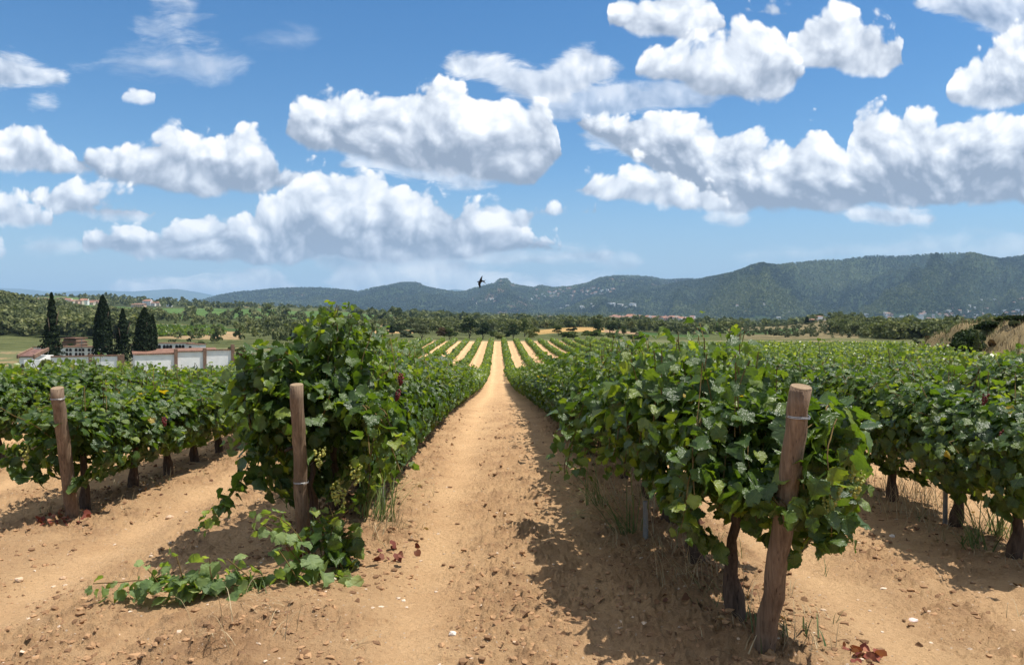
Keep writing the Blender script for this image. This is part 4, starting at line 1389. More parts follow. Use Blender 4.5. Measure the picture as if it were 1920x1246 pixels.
# ------------------------------------------------------------------ bird
def bird():
    d = 22.0
    c = Vector(P(902, 528, d)); s = d / FPX            # metres per photo pixel
    def q(X, Y, dy=0.0): return Vector(((X - 902) * s, dy, -(Y - 528) * s))
    b = MB()
    body = [q(894.5, 528.4), q(897, 528.2), q(899.5, 528), q(902, 527.2), q(905, 526.8), q(907.5, 527)]
    b.tube(body, [.4 * s, 1.1 * s, 2.2 * s, 2.3 * s, 1.3 * s, .7 * s], 8)
    def blade(top, bot, th):
        n = len(top); V = []
        for p in top: V += [p + Vector((0, th, 0)), p - Vector((0, th, 0))]
        for p in bot: V += [p + Vector((0, th, 0)), p - Vector((0, th, 0))]
        F = []
        for i in range(n - 1):
            a, c_ = 2 * i, 2 * (i + 1); e_, f_ = 2 * n + 2 * i, 2 * n + 2 * (i + 1)
            F += [(a, c_, f_, e_), (a + 1, e_ + 1, f_ + 1, c_ + 1), (a, a + 1, c_ + 1, c_), (e_, f_, f_ + 1, e_ + 1)]
        F += [(0, 2 * n, 2 * n + 1, 1), (2 * n - 2, 2 * n - 1, 4 * n - 1, 4 * n - 2)]
        b.add(V, F)
    blade([q(898.5, 527, -.02), q(900, 523.5, -.06), q(902, 520.2, -.1), q(904.4, 517.2, -.13)], [q(904.2, 526, -.02), q(903.8, 522.5, -.06), q(904.6, 520, -.1), q(905, 517.4, -.13)], .003)
    blade([q(897, 529, .02), q(896.2, 532.5, .05), q(897.8, 536, .09), q(899.3, 539.8, .12)], [q(902.5, 529, .02), q(901, 532.6, .05), q(901.2, 536.5, .09), q(899.9, 540, .12)], .003)
    blade([q(905, 526), q(908.5, 525.8), q(910.5, 524)], [q(905.5, 528), q(908, 527.4), q(909.5, 526.2)], .003)
    blade([q(905, 526.5), q(908.5, 528), q(911.5, 531.8)], [q(905, 528), q(907.8, 529.6), q(911.2, 532)], .003)
    o = b.build('bird', M_BIRD, None, c, True)
    tag(o, 'dark fork-tailed bird banking in flight before the far hills', 'bird')


bird()


# ------------------------------------------------------------------ trees
def crown_arrays(rg, w, h, n, face, lumps=9, z0=0.0, shape='round', dens=0.9):
    """leaf clumps spread through a lumpy crown -> V, F(quads), rnd"""
    if shape == 'cypress':
        t = rg.random(n) ** 0.85
        prof = np.clip(np.minimum(t * 5 + .35, 1.0) * (1 - t ** 2.6) ** 0.8, 0.02, 1)
        a = rg.uniform(0, 2 * math.pi, n)
        bump_ = 0.82 + 0.3 * vn(a * 2.2, t * 9, int(rg.integers(99)))
        rr = w / 2 * prof * bump_ * (0.72 + 0.3 * rg.random(n))
        Pp = np.stack([np.cos(a) * rr, np.sin(a) * rr, z0 + t * h], -1)
        Nn = np.stack([np.cos(a), np.sin(a), np.full(n, .15)], -1) + rg.normal(0, .45, (n, 3))
        rn = np.clip(rg.beta(2, 3, n), 0, 1)
    elif shape == 'cone':
        t = rg.random(n) ** 0.7
        prof = np.clip((1 - t) ** 0.75 * np.minimum(1, .55 + t * 4), 0.03, 1) * (0.75 + 0.35 * np.sin(t * 34) ** 2)
        a = rg.uniform(0, 2 * math.pi, n)
        rr = w / 2 * prof * (0.6 + 0.6 * vn(a * 1.6, t * 8, 5)) * (0.6 + 0.45 * rg.random(n))
        Pp = np.stack([np.cos(a) * rr, np.sin(a) * rr, z0 + t * h], -1)
        Nn = np.stack([np.cos(a), np.sin(a), np.full(n, .35)], -1) + rg.normal(0, .5, (n, 3))
        rn = np.clip(rg.beta(2, 3, n), 0, 1)
    else:
        cs = []
        for k in range(lumps):
            a = rg.uniform(0, 2 * math.pi); e_ = rg.uniform(0, 1)
            rad = rg.uniform(.26, .40)
            R0 = (0.5 - rad * .55) * rg.uniform(.35, 1)
            cs.append((math.cos(a) * R0 * w, math.sin(a) * R0 * w, z0 + h * (rad * .55 + (1 - rad * 1.1) * e_), rad * w * .62, rad * h * .62, rg.uniform(-.14, .18)))
        cs = np.array(cs)
        k = rg.integers(0, lumps, n)
        dv = unit(rg.normal(0, 1, (n, 3))); dv[:, 2] = np.abs(dv[:, 2]) * .9 - .22 * (rg.random(n))
        rr = rg.uniform(.72, 1.08, n)[:, None]
        c = cs[k]
        Pp = c[:, :3] + dv * rr * np.stack([c[:, 3], c[:, 3], c[:, 4]], -1)
        Nn = dv + rg.normal(0, .5, (n, 3))
        rn = np.clip(rg.beta(2.2, 2.6, n) + c[:, 5], 0, 1)
    Nn = unit(Nn); U = unit(np.cross(Nn, rg.normal(0, 1, (n, 3)))); W_ = np.cross(Nn, U)
    s = face * rg.uniform(.6, 1.3, n)[:, None]
    V = np.stack([Pp - U * s, Pp - W_ * s * .6, Pp + U * s, Pp + W_ * s * .6 + Nn * s * .3], 1).reshape(-1, 3)
    F = np.arange(4 * n).reshape(n, 4)
    return V, F, np.repeat(rn, 4)


def trunk_limbs(rg, h, w, z0, r):
    b = MB()
    b.tube([(0, 0, -.3), (rg.normal(0, .05) * w, rg.normal(0, .05) * w, z0 * .6), (rg.normal(0, .06) * w, 0, z0 + h * .35), (0, 0, z0 + h * .75)], [r * 1.3, r, r * .7, r * .25], 7)
    for k in range(5):
        a = k * 1.3 + rg.uniform(0, 1)
        b.tube([(0, 0, z0 * .8 + h * .08 * k), (math.cos(a) * w * .18, math.sin(a) * w * .18, z0 + h * (.2 + .08 * k)), (math.cos(a) * w * .36, math.sin(a) * w * .36, z0 + h * (.35 + .1 * k))], [r * .5, r * .3, r * .1], 5)
    return b.mesh('trunk', M_TRUNK, True)


def make_tree(name, rg, w, h, n, face, mat, shape='round', z0=None, lumps=9, label=None, cat='tree', group=None, loc=(0, 0, 0), trunk=True):
    o = empty(name, loc, label=label, cat=cat, group=group)
    z0 = h * .12 if z0 is None else z0
    V, F, r = crown_arrays(rg, w, h - z0, n, face, lumps, z0, shape)
    link('crown' if trunk else 'foliage', mesh_np('crown', V, F, mat, False, {'rnd': r}), o)
    if trunk: link('trunk', trunk_limbs(rg, h - z0, w, z0, max(.06, h * .028)), o)
    return o


rgt = np.random.default_rng(31)


def tree_px(name, X, Ytop, Ybase, wpx, d, mat, label, shape='round', n=1500, cat='tree', group=None, lumps=10, face=None, trunk=True):
    s = d / FPX; x, y = at(X, d); z = gz(x, y)
    h = zrow(Ytop, d) - z
    h = max(h, (Ybase - Ytop) * s * .6)
    return make_tree(name, rgt, wpx * s, h, n, face or max(0.10, wpx * s * 0.045), mat, shape, None, lumps, label, cat, group, (x, y, z - .1), trunk)


# the cypresses by the cemetery
CY = 'cypresses at the cemetery'
tree_px('cypress_tree', 97, 548, 678, 43, 118, M_CYPRESS, 'ragged pointed cypress at the left, in front of the wall of niches', 'cone', 5200, group=CY, face=.20)
tree_px('cypress_tree', 193, 552, 680, 36, 121, M_CYPRESS, 'tall dense cypress column, second from the left by the cemetery', 'cypress', 4600, group=CY, face=.20)
tree_px('cypress_tree', 230, 578, 680, 43, 122, M_CYPRESS, 'lower cypress with narrow spire, between the two dense cypress columns', 'cone', 3600, group=CY, face=.20)
tree_px('cypress_tree', 271, 576, 690, 43, 113, M_CYPRESS, 'broad dense cypress nearest the viewer, beside the long white wall', 'cypress', 5000, group=CY, face=.19)
tree_px('cypress_tree', 286, 589, 680, 20, 120, M_CYPRESS, 'slim cypress half hidden behind the broad dense one', 'cypress', 2400, group=CY, face=.18)

# trees and bushes along the far end of the field
HG = 'trees and bushes along the far end of the field'
hedge = [
    ('bush', 655, 612, 642, 46, 200, M_TREE_GREEN, 'green bush left of the tall vine crown at the field end'),
    ('tree', 733, 606, 640, 30, 240, M_TREE_DARK, 'small grey-green tree before the pale field left of the rows'),
    ('tree', 752, 608, 640, 22, 240, M_TREE_DARK, 'small dark tree standing right of the grey-green one'),
    ('tree', 790, 603, 642, 42, 203, M_TREE_OLIVE, 'broad olive-green tree at the left of the field end'),
    ('bush', 828, 612, 640, 26, 205, M_TREE_RED, 'brownish bush right of the broad olive-green tree'),
    ('tree', 845, 609, 641, 38, 206, M_TREE_GREEN, 'rounded mid-green tree left of the large dark clump'),
    ('tree', 880, 594, 640, 44, 222, M_TREE_DARK, 'large dark tree, tallest clump left of the path end'),
    ('tree', 905, 600, 640, 34, 214, M_TREE_DARK, 'dark tree joined to the right side of the tallest clump'),
    ('bush', 925, 618, 641, 20, 210, M_TREE_GREEN, 'low green bush between dark trees and the pale bush'),
    ('bush', 936, 622, 645, 30, 193, M_TREE_PALE, 'pale silvery rounded bush at the very end of the path'),
    ('tree', 962, 605, 634, 28, 225, M_TREE_DARK, 'round dark tree behind the pale bush at path end'),
    ('bush', 953, 620, 640, 18, 212, M_TREE_DARK, 'small dark bush under the round dark tree'),
    ('tree', 985, 598, 630, 26, 245, M_TREE_GREEN, 'green tree behind and right of the round dark tree'),
    ('bush', 997, 613, 645, 34, 196, M_TREE_PALE, 'yellow-green bush just right of the path end'),
    ('tree', 1045, 606, 630, 24, 236, M_TREE_GREEN, 'small mid-green tree at the left of the ochre field'),
    ('tree', 1071, 604, 626, 24, 246, M_TREE_DARK, 'round dark tree standing alone before the ochre field'),
    ('tree', 1122, 596, 628, 26, 240, M_TREE_DARK, 'taller dark green tree of the pair right of the ochre field'),
    ('tree', 1145, 603, 628, 26, 238, M_TREE_DARK, 'lower dark tree of the pair right of the ochre field'),
    ('tree', 1160, 604, 618, 16, 262, M_TREE_DARK, 'small dark tree behind the pair of dark trees'),
    ('tree', 1170, 609, 628, 16, 236, M_TREE_GREEN, 'small rounded green tree on the bare slope'),
    ('bush', 1190, 612, 624, 22, 240, M_TREE_OLIVE, 'flat grey-green bush on the bare slope'),
    ('bush', 1070, 620, 642, 46, 204, M_TREE_GREEN, 'long green hedge bush below the ochre field'),
    ('bush', 1110, 617, 642, 44, 202, M_TREE_GREEN, 'rounded green hedge bush below the dark pair'),
    ('bush', 1150, 623, 642, 40, 200, M_TREE_GREEN, 'low green hedge bush below the bare slope'),
    ('bush', 1195, 627, 642, 40, 199, M_TREE_GREEN, 'lowest green hedge bush at the right end of the hedge'),
    ('bush', 765, 617, 640, 34, 203, M_TREE_OLIVE, 'low grey bush in front of the small dark tree'),
    ('bush', 718, 618, 640, 34, 202, M_TREE_DARK, 'dark bush beside the tall vine crown'),
    ('tree', 687, 605, 640, 34, 222, M_TREE_GREEN, 'green tree partly hidden behind the tall vine crown'),
    ('tree', 921, 600, 636, 26, 250, M_TREE_OLIVE, 'grey-green tree behind the dark trees near path end'),
]
for k, X, Yt, Yb, w, d, m, lab in hedge:
    tree_px('broadleaf_tree' if k == 'tree' else 'bush', X, Yt, Yb, w, d, m, lab, 'round', 1300, 'tree' if k == 'tree' else 'bush', HG, trunk=(k == 'tree'))

# bushes near the cemetery
tree_px('bush', 445, 647, 668, 36, 135, M_TREE_GREEN, 'rounded bright green bush right of the cemetery', n=1500, cat='bush', trunk=False)
tree_px('bush', 463, 655, 676, 36, 118, M_TREE_RED, 'rusty brown bush right of the cemetery wall', n=1500, cat='bush', trunk=False)
tree_px('bush', 86, 671, 697, 42, 99, M_TREE_PALE, 'pale feathery bush growing in front of the low white wall', n=1800, cat='bush', trunk=False)
tree_px('climbing_plant', 38, 675, 697, 13, 100, M_TREE_GREEN, 'dark green creeper at the left end of the low white wall', n=700, cat='climbing plant', trunk=False)
tree_px('bush', 60, 690, 706, 80, 92, M_TREE_RED, 'reddish-brown low scrub at the foot of the low white wall', n=2500, cat='bush', trunk=False, lumps=16, face=.25)
tree_px('bush', 136, 640, 652, 22, 150, M_TREE_DARK, 'small dark green bush beside the stepped brown building', n=700, cat='bush', trunk=False)
tree_px('bush', 372, 634, 650, 26, 175, M_TREE_DARK, 'dark rounded bush behind the right cemetery wing', n=900, cat='bush', trunk=False)

# olive trees of the right slope
protos = {}
olive_px = [(1440, 632, 22), (1480, 633, 16), (1371, 631, 15), (1349, 627, 13), (1494, 634, 17), (1525, 634, 17), (1462, 633, 19), (1558, 635, 15), (1594, 636, 17), (1430, 625, 14), (1400, 622, 12), (1470, 617, 12),
            (1452, 611, 10), (1485, 610, 10), (1500, 618, 11), (1515, 612, 10), (1530, 622, 12), (1545, 617, 11), (1560, 625, 12), (1575, 615, 11), (1490, 603, 10), (1506, 601, 12), (1470, 603, 9), (1585, 606, 12),
            (1600, 612, 12), (1610, 622, 13), (1538, 606, 11), (1522, 600, 9), (1630, 628, 13), (1553, 609, 9), (1440, 606, 9), (1420, 610, 8), (1390, 613, 9), (1375, 616, 10), (1620, 605, 12), (1578, 629, 11), (1545, 628, 12), (1510, 627, 11), (1483, 625, 10), (1457, 622, 9)]
OL = 'grey-green olive trees dotted over the slope below the farmhouse'
for i, (X, Yt, Yb, w, d) in enumerate([(1745, 636, 652, 30, 62), (1880, 612, 632, 30, 46), (1905, 640, 668, 26, 42), (1862, 655, 676, 18, 42), (1768, 612, 630, 26, 66), (1720, 630, 645, 22, 75)]):
    tree_px('shrub', X, Yt, Yb, w, d, [M_TREE_RED, M_TREE_GREEN, M_TREE_OLIVE][i % 3], 'low ' + ['rusty', 'green', 'grey-green', 'brownish', 'mid-green', 'dusty grey'][i] + ' scrub bush on the dry earth bank at the right', n=900, cat='shrub', lumps=7, face=.08, trunk=False, group='scrub on the earth bank')
olive_src = [make_tree('olive_tree', rgt, 3.6, 3.0, 420, .22, M_TREE_OLIVE, 'round', .3, 7, trunk=False) for _ in range(4)]
first = {}
for i, (X, Y, w) in enumerate(olive_px):
    hit = raycast(X, Y, 196, 1500)
    if not hit: continue
    d, x, y, z = hit
    k = i % 4
    o = olive_src[k] if k not in first else copy_tree(olive_src[k])
    first[k] = 1
    o.location = (x, y, z - .1); sc_ = w * d / FPX / 3.6
    o.scale = (sc_, sc_, sc_ * .95); o.rotation_euler = (0, 0, i * 1.7)
    big = w >= 15
    tag(o, 'larger rounded olive tree in the line along the edge of the green field' if big else 'small grey-green olive tree dotted on the dry slope below the farmhouse', 'tree',
        'olive trees along the edge of the field' if big else OL)
tree_px('conifer_tree', 1513, 598, 622, 8, 430, M_CYPRESS, 'narrow dark conifer left of the white farmhouse', 'cypress', 700, trunk=False, face=.5)
tree_px('broadleaf_tree', 1557, 595, 610, 14, 470, M_TREE_DARK, 'dark round tree just right of the white farmhouse', n=700)
tree_px('broadleaf_tree', 1525, 599, 612, 18, 440, M_TREE_DARK, 'dark green tree in front of the white farmhouse', n=700)
tree_px('broadleaf_tree', 1585, 593, 606, 11, 500, M_TREE_DARK, 'lone dark tree on the ridge right of the farmhouse', n=500)

# right bank: dark overhanging shrubs, yellow-green sapling, edge bushes
tree_px('shrub', 1802, 606, 662, 104, 44, M_TREE_DARK, 'large dark overhanging shrub on the earth bank at the right', n=3800, cat='shrub', lumps=14, face=.11, trunk=False)
tree_px('shrub', 1852, 606, 645, 58, 46, M_TREE_DARK, 'dark shrub on top of the bank behind the yellow-green sapling', n=2000, cat='shrub', lumps=9, face=.10, trunk=False)
tree_px('sapling', 1832, 620, 672, 26, 41, M_TREE_PALE, 'upright yellow-green sapling in front of the dark shrub', 'cone', n=1100, cat='sapling', face=.07)
tree_px('shrub', 1912, 590, 622, 52, 44, M_TREE_DARK, 'dark green shrub crowning the bank at the right edge', n=2400, cat='shrub', lumps=9, face=.10, trunk=False)


# ------------------------------------------------------------------ woods, as masses
def wood_mass(name, label, n, xr, dr, hr, nf, mat, sel=None, seed=0, face_k=.12, cat='wood', use_land=True, wood=None, hill=None):
    rg = np.random.default_rng(seed)
    X = rg.uniform(*xr, n * 3); d = np.exp(rg.uniform(math.log(dr[0]), math.log(dr[1]), n * 3))
    t = (X - 960) / FPX * d
    x = t * math.cos(YAW) + d * math.sin(YAW); y = -t * math.sin(YAW) + d * math.cos(YAW)
    if hill:
        z = layer_h(hill, X, d); keep = np.ones(len(X), bool)
    else:
        _, wd = land_class(X, d, x, y)
        dn = fbm(x / 40.0, y / 40.0, 81, 3)
        keep = rg.random(len(X)) < wd * np.where(wd > .9, 1, smooth(.30, .6, dn) * 1.2)
        z = ground_h(x, y)
    if wood == 'all': keep = fbm(x / 9.0, y / 9.0, 83, 2) > .42
    if wood == 'right': keep = (x > xb(y) + 5) & (fbm(x / 14.0, y / 14.0, 82, 2) > .36)
    if sel is not None: keep &= sel(X, d)
    idx = np.nonzero(keep)[0][:n]
    Vs, Fs, Rs = [], [], []; off = 0
    tmpl = []
    for k in range(12):
        V, F, r = crown_arrays(rg, 1.0, 1.0, nf, face_k, 6, 0.0)
        tmpl.append((V, F, r))
    ks = rg.integers(0, 12, len(idx))
    for k in range(12):
        m = idx[ks == k]
        if not len(m): continue
        V, F, r = tmpl[k]
        h = rg.uniform(*hr, len(m)); w = h * rg.uniform(.8, 1.15, len(m)); a = rg.uniform(0, 6.28, len(m))
        ca, sa = np.cos(a)[:, None] * w[:, None], np.sin(a)[:, None] * w[:, None]
        VV = np.stack([V[None, :, 0] * ca - V[None, :, 1] * sa + x[m][:, None], V[None, :, 0] * sa + V[None, :, 1] * ca + y[m][:, None],
                       V[None, :, 2] * h[:, None] + z[m][:, None] - h[:, None] * .05], -1)
        Vs.append(VV.reshape(-1, 3)); Fs.append((F[None] + (np.arange(len(m)) * len(V))[:, None, None] + off).reshape(-1, 4))
        tone = (fbm(x[m] / 480.0, y[m] / 480.0, 88, 3) - .5) * 1.7 + (fbm(x[m] / 120.0, y[m] / 120.0, 89, 3) - .5) * .8 if hill else 0
        Rs.append(np.clip(r[None] * (.45 if hill else .8) + (rg.uniform(-.12, .30, len(m)) * (.5 if hill else 1) + (.18 if hill else 0) + tone)[:, None], 0, 1).ravel())
        off += len(m) * len(V)
    o = link(name, mesh_np(name, np.concatenate(Vs), np.concatenate(Fs), mat, False, {'rnd': np.concatenate(Rs)}))
    tag(o, label, cat, kind='stuff')


wood_mass('pine_wood', 'dense pine wood covering the hill at the left', 1500, (-350, 380), (285, 640), (5.5, 9.5), 190, M_PINE, lambda X, d: (X < 262 + (d - 330) * .2), 101, .11)
wood_mass('woodland', 'scattered trees and scrub between the fields of the near valley', 1500, (-300, 2250), (205, 620), (2.5, 6.5), 150, M_PINE,
          lambda X, d: ~(X < 262 + (d - 330) * .2) & ~((X > 1395) & (X < 1640)) & ((d > 262) | (X < 700) | (X > 1610)) & ~((d < 300) & (X > 1210) & (X < 1600)), 102, .12)
wood_mass('slope_wood', 'low woodland on the slope right of the farmhouse', 3600, (1560, 2250), (125, 560), (2.8, 5.2), 130, M_PINE, lambda X, d: (d > 150) | (X > 1700), 103, .12, wood='right')
wood_mass('distant_woodland', 'distant trees spread over the plain before the hills', 3000, (-300, 2300), (620, 2300), (5, 11), 40, M_PINE, None, 104, .22)
wood_mass('plain_woodland', 'faraway trees on the valley floor at the foot of the mountains', 6500, (200, 2300), (2200, 4300), (7, 14), 14, M_PINE, None, 105, .32)
wood_mass('mountain_forest', 'forest covering the big mountain on the right', 60000, (1040, 2250), (3000, 5150), (8, 15), 6, M_FOREST, None, 106, .40, hill='forested_mountain')
wood_mass('hill_forest', 'forest covering the blue hills in the middle distance', 45000, (350, 1500), (4400, 6900), (8, 15), 6, M_FOREST, None, 107, .45, hill='middle_hills')


wood_mass('olive_grove', 'small olive trees and scrub scattered over the dry slope below the farmhouse', 210, (1380, 1640), (245, 490), (1.4, 2.6), 90, M_TREE_OLIVE, None, 108, .13, wood='all')


# terraced vineyard on the brown slope at the left, and olive-coloured vine strips
def terrace_rows(name, label, X0, X1, Y0, Y1, n, slope, dmin, dmax, mat, size, step=.9):
    lv = Leaves(); rg = np.random.default_rng(9)
    for k in range(n):
        t = (k + .5) / n
        pts = []
        for X in np.arange(X0, X1, 3.0):
            Y = Y0 + (Y1 - Y0) * t + slope * (X - X0)
            if Y > Y1 + 1 or Y < Y0: continue
            h = raycast(X, Y, dmin, dmax)
            if h: pts.append((h[1], h[2], h[3]))
        if len(pts) < 2: continue
        pts = np.array(pts)
        m = len(pts) * 10
        tt = rg.uniform(0, len(pts) - 1, m)
        q = np.stack([np.interp(tt, np.arange(len(pts)), pts[:, i]) for i in range(3)], -1) + rg.normal(0, .25, (m, 3)) * (1, 1, .3) + (0, 0, .45)
        lv.add(q, rg.normal(0, .6, (m, 3)) + (0, 0, .6), rg.normal(0, 1, (m, 3)), rg.uniform(size * .7, size * 1.3, m), rg.uniform(.1, .7, m), LEAF_LO, rg)
    if lv.n:
        o = link(name, lv.mesh(name, mat)); tag(o, label, 'vineyard', kind='stuff')


terrace_rows('terraced_vines', 'dark lines of young vines on the brown terraced slope', 296, 425, 611, 632, 8, -.03, 215, 420, M_LEAF_FAR, .9)
terrace_rows('small_vineyard', 'small green vineyard right of the cemetery wall', 404, 486, 675, 692, 5, 0.0, 80, 160, M_LEAF_FAR, .7)

# ------------------------------------------------------------------ cemetery
def cemetery():
    d0 = 112.0; s = d0 / FPX

    def frame(X, Yb, d, rz=0.0):
        x, y = at(X, d); return (x, y, zrow(Yb, d))

    def niches(parent, xs, zs, w, h, y=0.0):
        for zz in zs:
            for xx in xs:
                b = MB()
                outer = [(xx - w / 2 - .05, zz - .04), (xx + w / 2 + .05, zz - .04)] + [(xx + (w / 2 + .05) * math.cos(a), zz + h - w / 2 + (w / 2 + .05) * math.sin(a)) for a in np.linspace(0, math.pi, 9)]
                b.prism(outer, y - .08, y + .05)
                f = b.build('niche_frame', M_WHITE, parent)
                c = MB()
                inner = [(xx - w / 2, zz), (xx + w / 2, zz)] + [(xx + w / 2 * math.cos(a), zz + h - w / 2 + w / 2 * math.sin(a)) for a in np.linspace(0, math.pi, 9)]
                c.prism(inner, y - .085, y - .03)
                c.build('niche_shade_plate', M_DARK, f)  # dark plate on the frame paints the shade inside the niche

    # niche block, left
    def block(X0, X1, Yt, Yb, d, label, cols, rows, depth=2.6, rot=0.0):
        s = d / FPX; w = (X1 - X0) * s; h = (Yb - Yt) * s
        o = empty('niche_building', frame(X0, Yb, d), rz=rot, label=label, cat='building', group='white niche buildings of the cemetery')
        b = MB(); b.box(0, w, 0, depth, -1.2, h); b.build('wall', M_WHITE, o)
        r = MB(); r.box(-.15, w + .15, -.25, depth + .15, h, h + .09); r.build('roof', M_TERRA, o)
        cw = .42 if len(rows) > 1 else .5
        niches(o, [c * s * 1.0 for c in cols], [h * q for q in rows], cw, .47 if len(rows) > 1 else .7)
        return o
    block(63, 185, 650.5, 675.5, 126, 'white block with three tiers of arched niches, behind the left cypress', [8, 15, 22, 62, 68.5, 79, 86, 92, 103, 109.5], [.06, .37, .68], 2.6)
    block(295, 352, 643.5, 661, 139, 'white block with one tier of arched niches, behind the tiled wall', [4, 13, 19, 25, 36, 42, 48], [.42], 2.6)
    block(352, 400, 644.5, 661, 139, 'white side wing with few niches, angled towards the right', [8, 13], [.35], 1.0, -.75)
    block(246, 262, 646, 668, 131, 'narrow white niche block showing between the cypresses', [5, 11], [.2, .6], 2.0)

    # small tiled building, left end
    d = 112.0; s = d / FPX
    o = empty('tiled_shed', frame(33, 690, d), label='small white building with dull red tiled roof at the cemetery corner', cat='building')
    w = 30 * s; h = 22 * s
    b = MB(); b.box(.2, w, 0, 5.0, -1, h); b.build('wall', M_WHITE, o)
    r = MB(); r.add([(0, -.2, h + .06), (w + .2, -.2, h + .06), (w + .2, 3.2, h + .95), (0, 3.2, h + .95), (0, -.2, h - .08), (w + .2, -.2, h - .08), (w + .2, 3.2, h + .8), (0, 3.2, h + .8)],
                    [(0, 1, 2, 3), (7, 6, 5, 4), (0, 4, 5, 1), (1, 5, 6, 2), (2, 6, 7, 3), (3, 7, 4, 0)]); r.build('roof', M_REDROOF, o)
    for xx in (-.02, w + .02):
        p = MB(); p.add([(xx, -.3, h - .3), (xx + .25, -.3, h - .3), (xx + .25, 3.3, h + .7), (xx, 3.3, h + .7), (xx, -.3, h + .25), (xx + .25, -.3, h + .25), (xx + .25, 3.3, h + 1.15), (xx, 3.3, h + 1.15)],
                        [(0, 3, 2, 1), (4, 5, 6, 7), (0, 1, 5, 4), (1, 2, 6, 5), (2, 3, 7, 6), (3, 0, 4, 7)]); p.build('parapet', M_BRICK, o)

    # low white wall, left
    d = 104.0; s = d / FPX
    o = empty('cemetery_wall', frame(44, 698, d), rz=.36, label='low white wall with brick coping in front of the left cypress', cat='wall', group='white enclosure walls of the cemetery')
    L = 164 * s
    b = MB(); b.box(0, 44 * s, 0, .35, -1, 23 * s); b.box(44 * s, L, 0, .35, -1, 28 * s); b.build('wall_panel', M_WHITE, o)
    c = MB(); c.box(44 * s, 105 * s, -.12, .47, 28 * s, 30 * s); c.box(105 * s, L + .1, -.10, .47, 28 * s + .02, 30.6 * s); c.build('coping', M_TERRA, o)
    for X in (108, 158, 163.5):
        p = MB(); p.box(X * s, (X + 6) * s, -.14, .5, -1, 30.9 * s + .12 * (X < 150)); p.build('pillar', M_BRICK, o)

    # long wall, right
    d = 108.0; s = d / FPX
    o = empty('cemetery_wall', frame(252, 690, d), rz=.46, label='long white wall with brick pillars and tiled top, right of the cypresses', cat='wall', group='white enclosure walls of the cemetery')
    segs = [(0, 70, 25), (70, 122, 29), (122, 174, 31)]
    for a, b_, hh in segs:
        m = MB(); m.box(a * s, b_ * s, 0, .35, -1.2, hh * s); m.build('wall_panel', M_WHITE, o)
        m = MB(); m.box(a * s, b_ * s, -.14, .45, hh * s, hh * s + .14); m.build('coping', M_TERRA, o)
    for X, hh in ((68.5, 35), (120.5, 36), (172.5, 42)):
        m = MB(); m.box(X * s, (X + 6) * s, -.20, .52, -1.2, hh * s); m.build('pillar', M_BRICK, o)
    # sloping tiled roof behind the wall
    o2 = empty('tiled_roof_building', frame(251, 690, d + 1.2), rz=.46, label='long low building with sloping terracotta roof behind the white wall', cat='building')
    h = 27 * s; w = 152 * s
    m = MB(); m.box(0, w, 0, 4.2, -1, h - .1); m.build('wall', M_WHITE, o2)
    m = MB(); m.add([(-.2, -.3, h), (w, -.3, h + .25), (w, 4.4, h + .6), (-.2, 4.4, h + .5), (-.2, -.3, h - .1), (w, -.3, h + .15), (w, 4.4, h + .45), (-.2, 4.4, h + .35)],
                    [(0, 1, 2, 3), (7, 6, 5, 4), (0, 4, 5, 1), (1, 5, 6, 2), (2, 6, 7, 3), (3, 7, 4, 0)]); m.build('roof', M_TERRA, o2)

    # stepped brown building behind
    d = 165.0; s = d / FPX
    o = empty('brown_building', frame(115, 655, d), label='stepped brown stone building behind the left niche block', cat='building')
    m = MB()
    for k, (a, b_, z0, z1) in enumerate(((0, 25, -12, 8), (-1, 26, 8, 14), (0, 24, 14, 19), (-.5, 23.5, 19, 20.5))): m.box(a * s, b_ * s, k * .35, 5.0 - k * .3, z0 * s, z1 * s)
    m.build('wall', M_STONE, o)
    m = MB()
    for z in (8, 14, 20.5): m.box(-2 * s, 27 * s if z < 20 else 25 * s, -.25 + (z > 10) * .3, 5.2, z * s, z * s + .14)
    m.build('cornice', M_TERRA, o)
    # cross on a thin pole
    x, y = at(153, 125); z = zrow(664, 125)
    m = MB(); m.tube([(0, 0, 0), (0, 0, 2.4)], .05, 6); m.box(-.4, .4, -.04, .04, 1.75, 1.87)
    tag(m.build('cross', M_GREYSTAKE, None, (x, y, z)), 'thin grey cross rising above the left niche block', 'cross')


cemetery()


# ------------------------------------------------------------------ houses
def house_mesh(w, l, h, rh, hip=False):
    b = MB(); b.box(-w / 2, w / 2, -l / 2, l / 2, -3, h)
    b.add([(-w / 2 + .01, -l / 2, h), (w / 2 - .01, -l / 2, h), (0, -l / 2, h + rh)], [(0, 1, 2)])
    r = MB(); o = .4
    e_ = l / 2 + o
    k = l * .25 if hip else 0
    r.add([(-w / 2 - o, -e_, h - .1), (w / 2 + o, -e_, h - .1), (w / 2 + o, e_, h - .1), (-w / 2 - o, e_, h - .1), (0, -e_ + k, h + rh), (0, e_ - k, h + rh)],
          [(0, 1, 4), (1, 2, 5, 4), (2, 3, 5), (3, 0, 4, 5), (3, 2, 1, 0)])
    return b, r


